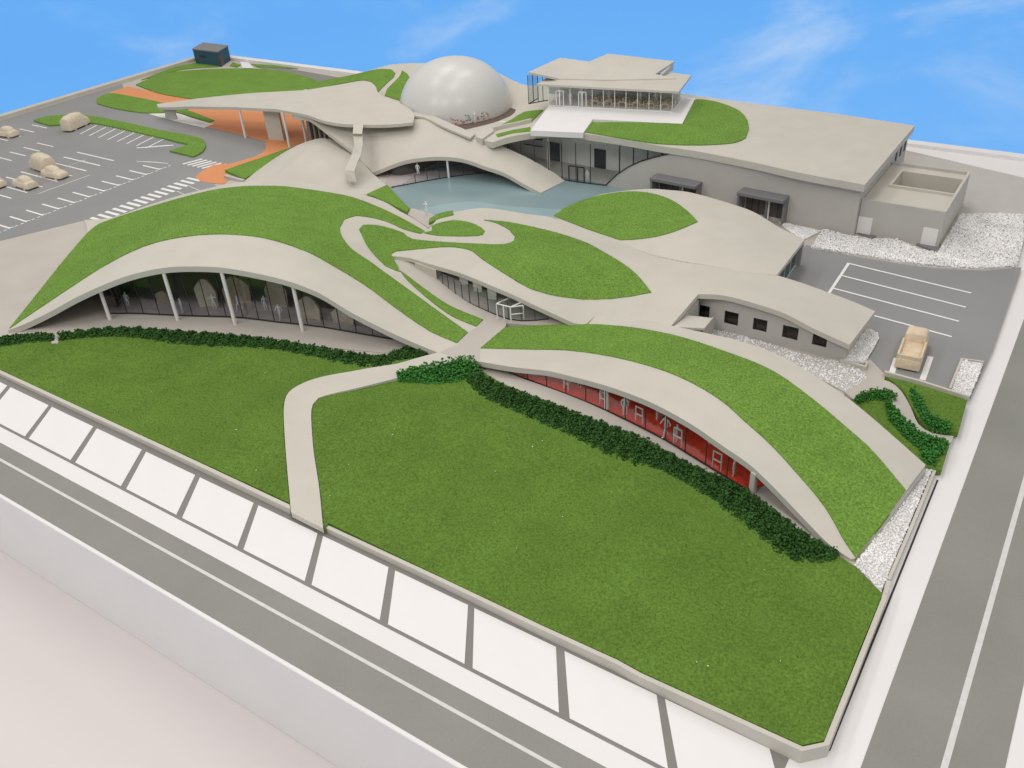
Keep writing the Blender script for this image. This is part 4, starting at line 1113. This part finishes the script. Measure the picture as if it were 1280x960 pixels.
# ------------------------------------------------------------------ entrance roof plates
ent = thing('entrance_hall', 'double curved entrance roof with long canopy and low arch over the pool', 'building')
L_out = [(365,143,5.9),(385,147,5.9),(397,155,5.5),(417,171,4.5),(437,186,3.2),(451,200,2.0),(466,216,.9,'c'),(480,210,1.7),(505,201,2.7),(530,197,3.3),(555,196,3.5),(580,199,3.4),(605,207.5,2.8),(630,216,2.1),(655,230,1.2),(676,241,.5,'c'),(706,226,.5,'c'),(690,214,1.3),(665,200,2.5),(640,188,3.6),(616,178.5,4.7),(592,171.5,5.1),(555,155,5.7),(517,142,6.1,'c'),(450,132,6.1),(400,130,6.1,'c')]
Lw = crv(L_out, 6, True)
FLp = Field(np.vstack([Lw, [W(540,180,4.1), W(480,180,4.1), W(450,165,5.0)]]), .02)
patch('lower_roof', M['paint'], Lw, FLp, thick=.55, parent=ent, s=1.3)
U_out = [(196,130,2.6,'c'),(215,127.5,3.2),(240,124,3.9),(275,120,4.8),(320,116,5.7),(380,112.5,6.5),(410,108,6.9),(435,104,7.2),(455,101.5,7.3),(466,105,7.3),(471,114,7.2,'c'),(480,121,7.1),(500,129,6.9),(513,136.5,6.75),(518,144,6.65),(516,153,6.6,'c'),(490,155.5,6.6),(467,156,6.6),(430,155,6.6),(405,151,6.55),(385,144,6.5),(365,140,6.4),(345,136.5,6.25),(325,135.5,6.0),(295,134,5.4),(260,133.5,4.5),(235,133,3.7),(214,134,3.0),(197,134,2.55,'c')]
Uw = crv(U_out, 6, True)
FU = Field(Uw, .02)
patch('canopy_roof', M['paint'], Uw, FU, thick=.45, parent=ent, s=1.6)
# tape strip and block along the upper right edge
tp = crv([(517,141,6.2,'c'),(530,141.5,6.15),(560,154,5.75),(594,169,5.25,'c'),(588,174,5.2,'c'),(555,160,5.6),(530,148,6.0),(517,146.5,6.15,'c')], 6, True)
patch('edge_strip', M['paint'], tp, FLp, thick=.3, parent=ent, s=2, lift=.18)
prism('edge_block', M['paint'], [W(595,172,5.4), W(603,174.5,5.4), W(618,164,5.5), W(616,160,5.6), W(600,161,5.6)], 4.6, [5.5, 5.5, 5.6, 5.6, 5.6], ent)
# supports of the canopy
b = W(212, 149, .35)
V = []
for z, sx, sy in ((.3, 2.0, .7), (1.3, 1.7, .6), (2.5, 2.6, .9)):
    for i in range(16):
        a = 2*math.pi*i/16; V.append((b[0]+sx*math.cos(a)*.8, b[1]+sy*math.sin(a)+.5, z))
Fc = [(k*16+i, k*16+(i+1) % 16, (k+1)*16+(i+1) % 16, (k+1)*16+i) for k in (0, 1) for i in range(16)]
link('support', mesh_from('support', V, Fc), M['wallp'], ent, smooth=50)
b0 = W(336,175,.35); b1 = W(355,176,.35)
prism('wall_pier', M['paint'], [b0, b1, b1+np.array([-.3,.6,0]), b0+np.array([-.3,.6,0])], .3, 5.9, ent)
for px, py in ((307,172), (362,184), (383,178)):
    b = W(px, py, .36); cyl('column', M['column'], (b[0], b[1], .3), (b[0], b[1], FU(b[None])[0]-.4), .2, ent)
# brown slatted wall at the forecourt's inner end
q0 = W(384,178,.36); q1 = W(416,176,.36)
for i in range(12):
    t = i/11; p = q0*(1-t)+q1*t+np.array([0, .8, 0])
    box('slat', M['brown'] if i % 2 else M['wallp'], (p[0]-.28, p[1], .3), (p[0]+.24, p[1]+.2, 5.4-1.6*t), ent)
# pool side glass under the low arch
gE = crv([(478,232),(487,234.5),(515,229.5),(545,224),(580,219),(610,216)], 6, False, flat=.4)
ztL = lambda p: FLp(p[None])[0]-.55
glass_front(gE, ztL, .4, 9, ent, mw=.08)
for px, py in ((484,233), (561,221.5)):
    b = W(px, py, .4); cyl('column', M['column'], (b[0], b[1], .3), (b[0], b[1], ztL(b)), .17, ent)
gb = resample(gE+np.array([-2, 4.2, 0]), 16)
for p in gb: p[2] = min(ztL(p), 3.9)
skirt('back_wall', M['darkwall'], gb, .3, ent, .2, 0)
ge = np.array([[*W(610,216,.4)[:2], 2.0], [*W(640,224,.4)[:2], 1.6], [*W(668,236,.4)[:2], .6]])
skirt('arch_end_wall', M['wallp'], ge+np.array([0, 1.5, 0]), .3, ent, .3, 0)
patch('lobby_floor', M['purple'], np.vstack([gE+np.array([0,0,.0]), (gE+np.array([-3,6.5,0]))[::-1]]), None, thick=.06, s=4, parent=ent)
# shell in front of the entrance
S_out = crv([(306,226,.5,'c'),(325,211,.95),(345,197,1.5),(365,185,2.2),(385,176.5,2.9),(405,172.5,3.3),(422,178,3.2),(440,190,2.4),(455,205,1.6),(466,217,1.0),(484,232,.5,'c'),(459,243,.45,'c'),(430,243,.45),(385,240,.5),(335,236,.5,'c')], 6, True)
FS = Field(np.vstack([S_out, [W(380,205,2.9), W(420,210,2.3)]]), .02)
sh = patch('entrance_shell', M['paint'], S_out, FS, thick=.3, s=1.5)
tag(sh, 'low beige curved shell between the left hall and the entrance roof', 'roof')
skirt('shell_foot', M['wallp'], S_out, .29, sh, .1, .2)
# ribbon stair falling over the entrance roof
rb = [((442,155),(454,155.5),6.75), ((441,167),(452.5,167.5),6.2), ((441,168),(453,168.5),5.95), ((443,180),(453.5,181),5.1), ((440,192),(451,194),4.1), ((437,199),(447,202),3.6), ((430.5,213),(443,214),2.95), ((431.5,216),(443.5,216.5),2.7), ((435,226),(445.5,227),1.75)]
V = []; Fc = []
for a, b, z in rb:
    for p in (a, b):
        w_ = W(*p, z); V += [tuple(w_), tuple(w_-np.array([0, 0, .16]))]
for i in range(len(rb)-1):
    a = 4*i; q = a+4
    Fc += [(a, q, q+2, a+2), (a+1, a+3, q+3, q+1), (a, a+1, q+1, q), (a+2, q+2, q+3, a+3)]
Fc += [(0, 2, 3, 1), (4*len(rb)-4, 4*len(rb)-3, 4*len(rb)-1, 4*len(rb)-2)]
link('ribbon_ramp', mesh_from('ribbon_ramp', V, Fc), M['paint'], ent)

# ------------------------------------------------------------------ teal box at the far corner
shed = thing('teal_box', 'small dark teal box building at the far corner of the lawn', 'shed')
q = [W(245,79,.45), W(276,83,.45), W(288.5,74.5,.45)]
q3 = q[0]+(q[2]-q[1])
hs = 3.3
prism('wall', M['teal'], [q[0], q[1], q[2], q3], .3, hs, shed)
prism('roof', M['slate'], [q[0]*1.0+np.array([-.1,-.1,0]), q[1]+np.array([.1,-.1,0]), q[2]+np.array([.1,.1,0]), q3+np.array([-.1,.1,0])], hs+.001, hs+.2, shed)
dv = (q[1]-q[0])[:2]; Ls = np.hypot(*dv); dv /= Ls; nv_ = np.array([dv[1], -dv[0]])
def onface(u0, u1, z0, z1, m, name, par):
    a = q[0][:2]+dv*Ls*u0+nv_*.005; b = q[0][:2]+dv*Ls*u1+nv_*.005
    return prism(name, M[m], [a, b, b+nv_*.05, a+nv_*.05], z0, z1, par)
onface(.25, .45, 1.9, 2.35, 'dark', 'window_slot', shed)
a = q[1][:2]; ev = (q[2]-q[1])[:2]; Le = np.hypot(*ev); ev /= Le; ne = np.array([ev[1], -ev[0]])
f_ = lambda u: a+ev*Le*u+ne*.005
prism('door', M['brown'], [f_(.05), f_(.35), f_(.35)+ne*.05, f_(.05)+ne*.05], .35, 2.6, shed)

# ------------------------------------------------------------------ service annex at the right
an = thing('service_annex', 'low beige annex with open roof court and two white doors', 'building')
ax0, ax1, ay0, ay1, az = -21.55, -12.6, 101.0, 114.6, 4.6
cx0, cx1, cy0, cy1 = -19.7, -13.3, 107.0, 111.8
box('front_wall', M['wallp'], (ax0, ay0, .3), (ax1, ay0+.3, az), an)
box('side_wall', M['paint'], (ax1-.3, ay0+.302, .3), (ax1, ay1, az), an)
box('back_wall', M['wallp'], (ax0, ay1-.3, .3), (ax1-.302, ay1, az), an)
box('roof', M['paint'], (ax0, ay0+.302, az-.7), (cx0-.3, ay1-.302, az-.35), an)
box('roof', M['paint'], (cx0-.298, ay0+.302, az-.7), (ax1-.302, cy0-.3, az-.35), an)
box('roof', M['paint'], (cx0-.298, cy1+.3, az-.7), (ax1-.302, ay1-.302, az-.35), an)
slabs('court_wall', M['paint'], [((cx0-.298, cy0-.298, .3), (ax1-.302, cy0, az-.05)), ((cx0-.298, cy1, .3), (ax1-.302, cy1+.298, az-.05)), ((cx0-.298, cy0, .3), (cx0, cy1, az-.05))], an)
for px0, px1 in ((1072,1089), (1155.5,1174)):
    x0_, _ = hit_y(px0, 280, ay0); x1_, _ = hit_y(px1, 285, ay0)
    d = box('door', M['column'], (x0_, ay0-.06, .45), (x1_, ay0-.002, 2.5), an)
for pts, lab in (([(1066,289),(1072,287),(1097,294),(1090,299)], 'grey concrete step under the left annex door'), ([(1145,306),(1150,302),(1176,306),(1172,316)], 'grey concrete step under the right annex door')):
    tag(prism('door_step', M['canopy'], [W(*p, .4) for p in pts], .3, .5), lab, 'step')

# ------------------------------------------------------------------ right yard: asphalt, stones, planters
yard = sheet('service_yard', M['asphalt2'], [(1008,306,'c'),(1060,319,'c'),(1108,327),(1167,335),(1235,338),(1277,334,'c'),(1240,440,'c'),(1213,498,'c'),(1184,489,'c'),(1106,467,'c'),(1080,440,'c'),(1030,400,'c'),(960,360,'c')], .34, 'grey service yard with white bay lines at the right')
for (a, b) in (((-20.0,92.8),(-7.4,91.5)), ((-19.85,89.6),(-7.3,88.2)), ((-19.8,86.35),(-7.3,85.0)), ((-19.8,83.0),(-7.3,81.7))):
    line(a, b, .24, .37, yard)
line((-20.05, 92.9), (-19.8, 84.0), .3, .372, yard)
line((-8.2, 77.2), (-7.95, 72.9), .5, .37, yard, name='bay_mark'); line((-10.75, 75.5), (-10.5, 72.7), .5, .37, yard, name='bay_mark')
tag(prism('back_yard', M['wallp'], [(-21.4, 115), (-12.5, 115), (-12.5, 103), (-4.9, 103), (-4.9, 126), (-21.4, 131)], .3, .33), 'grey beige ground behind the annex', kind='structure')

def stones(label, pts, z, dens, size, m, bed=None, name='gravel', hump=0.0, clip=-4.5):
    P = crv(pts, 8, True, flat=z); P[:, 0] = np.minimum(P[:, 0], clip)
    base = patch(name+'_bed', M['stonebed' if bed in (None, 'stone') else bed], P, None, thick=.15, s=5)
    tag(base, label, kind='stuff')
    n = int(area_of(P)*dens); q = sample_in(P, n)
    scatter(name, M[m], ICO[0], ICO[1], np.c_[q, np.full(n, z+.02)+rng.uniform(0, hump+.03, n)], rng.uniform(*size, n), base, jitter=.45)
    return base
stones('white gravel round the annex and along the yard', [(1028,288,'c'),(1063,296,'c'),(1090,300),(1120,300),(1147,312),(1172,317,'c'),(1200,269,'c'),(1240,268),(1279,269,'c'),(1279,332,'c'),(1235,336),(1167,333),(1108,325),(1060,317),(1014,310,'c')], .42, 95, (.05, .12), 'stone', hump=.15)
stones('small white gravel piece between the grey wall and rear lobe', [(973,277,'c'),(1026,289,'c'),(1004,300,'c'),(986,289,'c')], .42, 90, (.05, .11), 'stone')
stones('loose white and grey stones below the office windows', [(880,412,'c'),(900,413),(950,426),(1000,442),(1050,452,'c'),(1078,464,'c'),(1088,480,'c'),(1056,490,'c'),(1010,466),(960,441),(910,426)], .40, 34, (.04, .10), 'stone', bed='wallp')
stones('light gravel strip at the right end of the red wing', [(1158,583,'c'),(1175,589,'c'),(1145,660),(1110,748,'c'),(1068,706,'c'),(1100,664)], .52, 60, (.05, .11), 'stone', bed='stone')
stones('small gravel bed beside the office corner', [(1082,411,'c'),(1098,417),(1095,430,),(1081,453,'c'),(1053,451,'c'),(1066,432)], .55, 75, (.045, .10), 'stone', bed='stone')
strip_wall('planter_wall', 'beige planter kerb below the office corner gravel', M['paint'], [W(1050,452,.5)[:2], W(1082,460,.5)[:2], W(1083,453,.5)[:2]], .3, .3, [.7, .7, .7])
stones('small gravel planter at the right edge of the yard', [(1203,450,'c'),(1229,455,'c'),(1211,498,'c'),(1189,487,'c')], .55, 60, (.05, .11), 'stone', clip=-3.85)
strip_wall('planter_wall', 'beige kerb round the right edge gravel planter', M['paint'], [W(1187,487,.5)[:2], W(1202,450,.5)[:2], W(1229,454,.5)[:2]], .2, .3, [.7, .7, .7])
strip_wall('garden_kerb', 'beige kerb between yard and the small garden', M['paint'], [W(1105,468,.5)[:2], W(1150,480,.5)[:2], W(1210,499,.5)[:2]], .25, .3, [.85, .85, .85])
# small garden
lawn('grass', 'small green garden corner between yard kerb and garden path', [(1106,471,'c'),(1150,482),(1209,501,'c'),(1198,541,'c'),(1160,536),(1140,510),(1128,488)], flat=.7, lift=.08, m=M['lawn'], blades=20, bm_=M['lblade'])
lawn('grass', 'green garden wedge between garden path and the red wing roof', [(1062,500,'c'),(1090,494),(1110,497),(1130,530),(1150,545),(1187,555,'c'),(1177,588,'c'),(1150,582),(1110,545)], flat=.6, lift=.05, m=M['lawn'], blades=20, bm_=M['lblade'])
sheet('garden_path', M['ground'], [(1056,490,'c'),(1087,471,'c'),(1112,477),(1126,488),(1138,508),(1148,530),(1165,541),(1192,545,'c'),(1189,553,'c'),(1160,552),(1135,538),(1120,512),(1106,495),(1068,500,'c')], .66, 'beige winding garden path', th=.3)
hedge('bright green hedge on the yard side of the garden path', [(1138,488),(1150,505),(1160,522),(1186,532)], [(1143,503),(1152,522),(1165,540),(1187,543)], M['hedgeb'], .7, .9, 1.2, (.25, .45))
hedge('bright green hedge along the lower side of the garden path', [(1108,505),(1122,520),(1140,538),(1160,548),(1181,554)], [(1112,525),(1130,545),(1150,562),(1165,572),(1178,568)], M['hedgeb'], .6, .9, 1.2, (.25, .45))
hedge('small bright green bush where the garden path begins', [(1068,500),(1085,492),(1105,490),(1118,496)], [(1072,506),(1090,500),(1108,502),(1119,503)], M['hedgeb'], .6, .8, 1.2, (.25, .4))
hedge('bright green bush at the corner beside the wing end', [(1150,566),(1162,566),(1172,566)], [(1152,575),(1160,582),(1168,584)], M['hedgeb'], .6, .7, 1.2, (.25, .4))

# a few stray white crumbs on the front lawn
sp = rng.uniform((-70, 34), (-8, 50), (26, 2))
tag(scatter('crumbs', M['stone'], ICO[0], ICO[1], np.c_[sp, FL(sp)+.08], rng.uniform(.03, .06, 26)), 'stray white crumbs scattered on the front lawn', kind='stuff')
# balsa van in the service yard
tr = thing('parked_truck', 'balsa wood truck block with open bed parked in the service yard', 'truck')
q0, q1, q2 = W(1121,463,.4), W(1151,468,.4), W(1160,430,.4)
c = (q0+q2)/2
car_part('body', M['wood'], 5.4, 2.1, 1.0, [(-1, .8, .93), (-.97, .95, 1), (.2, 1, 1), (.9, .98, 1), (1, .7, .9)], tr, .2, sq=.25)
car_part('cab', M['wood'], 2.0, 2.0, 1.9, [(-1, .92, .92), (-.9, .97, .96), (.3, 1, .96), (.75, .88, .93), (1, .6, .9)], tr, .25, sq=.3).location.x = 1.55
slabs('bed_side', M['wood'], [((-2.6, -1.02, 1.1), (.4, -.86, 1.55)), ((-2.6, .86, 1.1), (.4, 1.02, 1.55)), ((-2.62, -.86, 1.1), (-2.45, .86, 1.5))], tr)
for sx in (-1.6, 1.6):
    for sy in (-.9, .9): cyl('wheel', M['wood'], (sx, sy-.13, .34), (sx, sy+.13, .34), .34, tr, 14)
tr.location = (c[0]-.15, c[1]+.1, .34); tr.rotation_euler = (0, 0, rad(94))

# ------------------------------------------------------------------ figures
def figure_mesh(pose):
    """white standing model figure grown with a skin modifier, 1.75 m"""
    J = dict(pelvis=(0,0,.92), waist=(0,0,1.08), chest=(0,0,1.32), neck=(0,0,1.48), head=(0,.02,1.58), crown=(0,.02,1.72))
    if pose == 'stand':
        J.update(hl=(-.10,0,.88), kl=(-.11,.02,.48), al=(-.11,-.02,.07), fl=(-.12,.14,.03), hr=(.10,0,.88), kr=(.11,.03,.48), ar=(.12,0,.07), fr=(.13,.16,.03),
                 sl=(-.20,0,1.40), el=(-.27,.0,1.12), wl=(-.26,.08,.86), sr=(.20,0,1.40), er=(.28,.02,1.12), wr=(.25,.12,.88))
    elif pose == 'walk':
        J.update(hl=(-.10,0,.88), kl=(-.11,.20,.52), al=(-.11,.26,.10), fl=(-.11,.42,.05), hr=(.10,0,.88), kr=(.11,-.04,.48), ar=(.12,-.28,.12), fr=(.12,-.20,.03),
                 sl=(-.20,0,1.40), el=(-.28,-.14,1.14), wl=(-.27,-.10,.90), sr=(.20,0,1.40), er=(.28,.14,1.16), wr=(.24,.34,1.02))
    else:
        J.update(hl=(-.10,0,.88), kl=(-.16,.04,.48), al=(-.18,0,.07), fl=(-.2,.14,.03), hr=(.10,0,.88), kr=(.16,.10,.50), ar=(.18,.0,.07), fr=(.2,.14,.03),
                 sl=(-.20,0,1.40), el=(-.46,.06,1.34), wl=(-.62,.16,1.52), sr=(.20,0,1.40), er=(.38,.10,1.2), wr=(.52,.24,1.32))
    E_ = [('pelvis','waist'),('waist','chest'),('chest','neck'),('neck','head'),('head','crown'),('pelvis','hl'),('hl','kl'),('kl','al'),('al','fl'),('pelvis','hr'),('hr','kr'),('kr','ar'),('ar','fr'),
          ('chest','sl'),('sl','el'),('el','wl'),('chest','sr'),('sr','er'),('er','wr')]
    Rr = dict(pelvis=.15, waist=.13, chest=.16, neck=.06, head=.10, crown=.085, hl=.10, hr=.10, kl=.065, kr=.065, al=.045, ar=.045, fl=.04, fr=.04, sl=.075, sr=.075, el=.05, er=.05, wl=.038, wr=.038)
    names = list(J); me = bpy.data.meshes.new('fig')
    me.from_pydata([J[n] for n in names], [(names.index(a), names.index(b)) for a, b in E_], [])
    o = bpy.data.objects.new('fig', me); COL.objects.link(o)
    md = o.modifiers.new('s', 'SKIN')
    for i, n in enumerate(names):
        sv = me.skin_vertices[0].data[i]; sv.radius = (Rr[n], Rr[n]*(.75 if n in ('chest', 'waist', 'pelvis') else 1)); sv.use_root = (n == 'pelvis')
    o.modifiers.new('d', 'SUBSURF').levels = 1
    dg = bpy.context.evaluated_depsgraph_get()
    out = bpy.data.meshes.new_from_object(o.evaluated_get(dg))
    bpy.data.objects.remove(o)
    out.name = 'person_mesh'; out.materials.clear(); out.materials.append(M['figure']); out.shade_smooth()
    return out
FM = {k: figure_mesh(k) for k in ('stand', 'walk', 'wave')}
def person(px, py, z, pose, rz, label, s_=1.05, group=None):
    o = bpy.data.objects.new('person', FM[pose]); COL.objects.link(o)
    p = W(px, py, z); o.location = p; o.rotation_euler = (0, 0, rad(rz)); o.scale = (s_,)*3
    return tag(o, label, 'person', group)
gi = 'white figures inside the left hall'
person(161, 383, .42, 'stand', 20, 'white figure behind glass between the first and second column', group=gi)
person(229, 391, .42, 'stand', 160, 'white figure just right of the second column in the left hall', group=gi)
person(269, 386, .42, 'wave', 200, 'white figure gesturing beside the curling exhibit left of the third column', group=gi)
person(300, 388, .42, 'walk', 120, 'white figure just right of the third column in the left hall', group=gi)
person(333, 388, .42, 'stand', 60, 'white figure in the middle between third and fourth column', group=gi)
person(351, 399, .42, 'walk', 190, 'white striding figure close to the glass left of the fourth column', group=gi)
person(457, 407, .42, 'stand', 30, 'white figure near the narrow right end of the left hall glass', group=gi)
person(534, 268, .44, 'wave', 150, 'white figure standing on the beige poolside')
person(594, 154.5, 4.75, 'wave', 140, 'white figure in front of the climbing wall dots on the dome')
person(734, 228, .4, 'stand', 170, 'white figure inside the glazed lobby right of the door frames')
person(523, 219, .42, 'stand', 20, 'white figure in the dark glass under the low pool arch')
gr_ = 'white figures in the red room'
person(781, 518, .45, 'stand', 200, 'white figure standing in the red room right of the column', 1.1, gr_)
person(832, 545, .45, 'walk', 150, 'tall white figure in the centre of the red room', 1.2, gr_)
person(846, 552, .45, 'stand', 90, 'white figure close beside the frame right of the tall figure', 1.0, gr_)
person(917, 595, .45, 'stand', 90, 'white figure at the right end of the red room', 1.0, gr_)
person(724, 484, .45, 'stand', 0, 'white figure left of the column in the red room', 1.0, gr_)
#person(679, 474, .45, 'stand', 0, 'white figure at the narrow left end of the red room', 1.0, gr_)
gs = 'white figures in the roof restaurant'
for px, py, lab in ((713,131,'left of the tables by the second door'), (761,128,'standing at the third table'), (800,130,'standing among the right tables'), (819,131,'standing near the right glass corner')):
    person(px, py, 7.28, 'stand', 10, 'white figure in the roof restaurant '+lab, 1.05, gs)
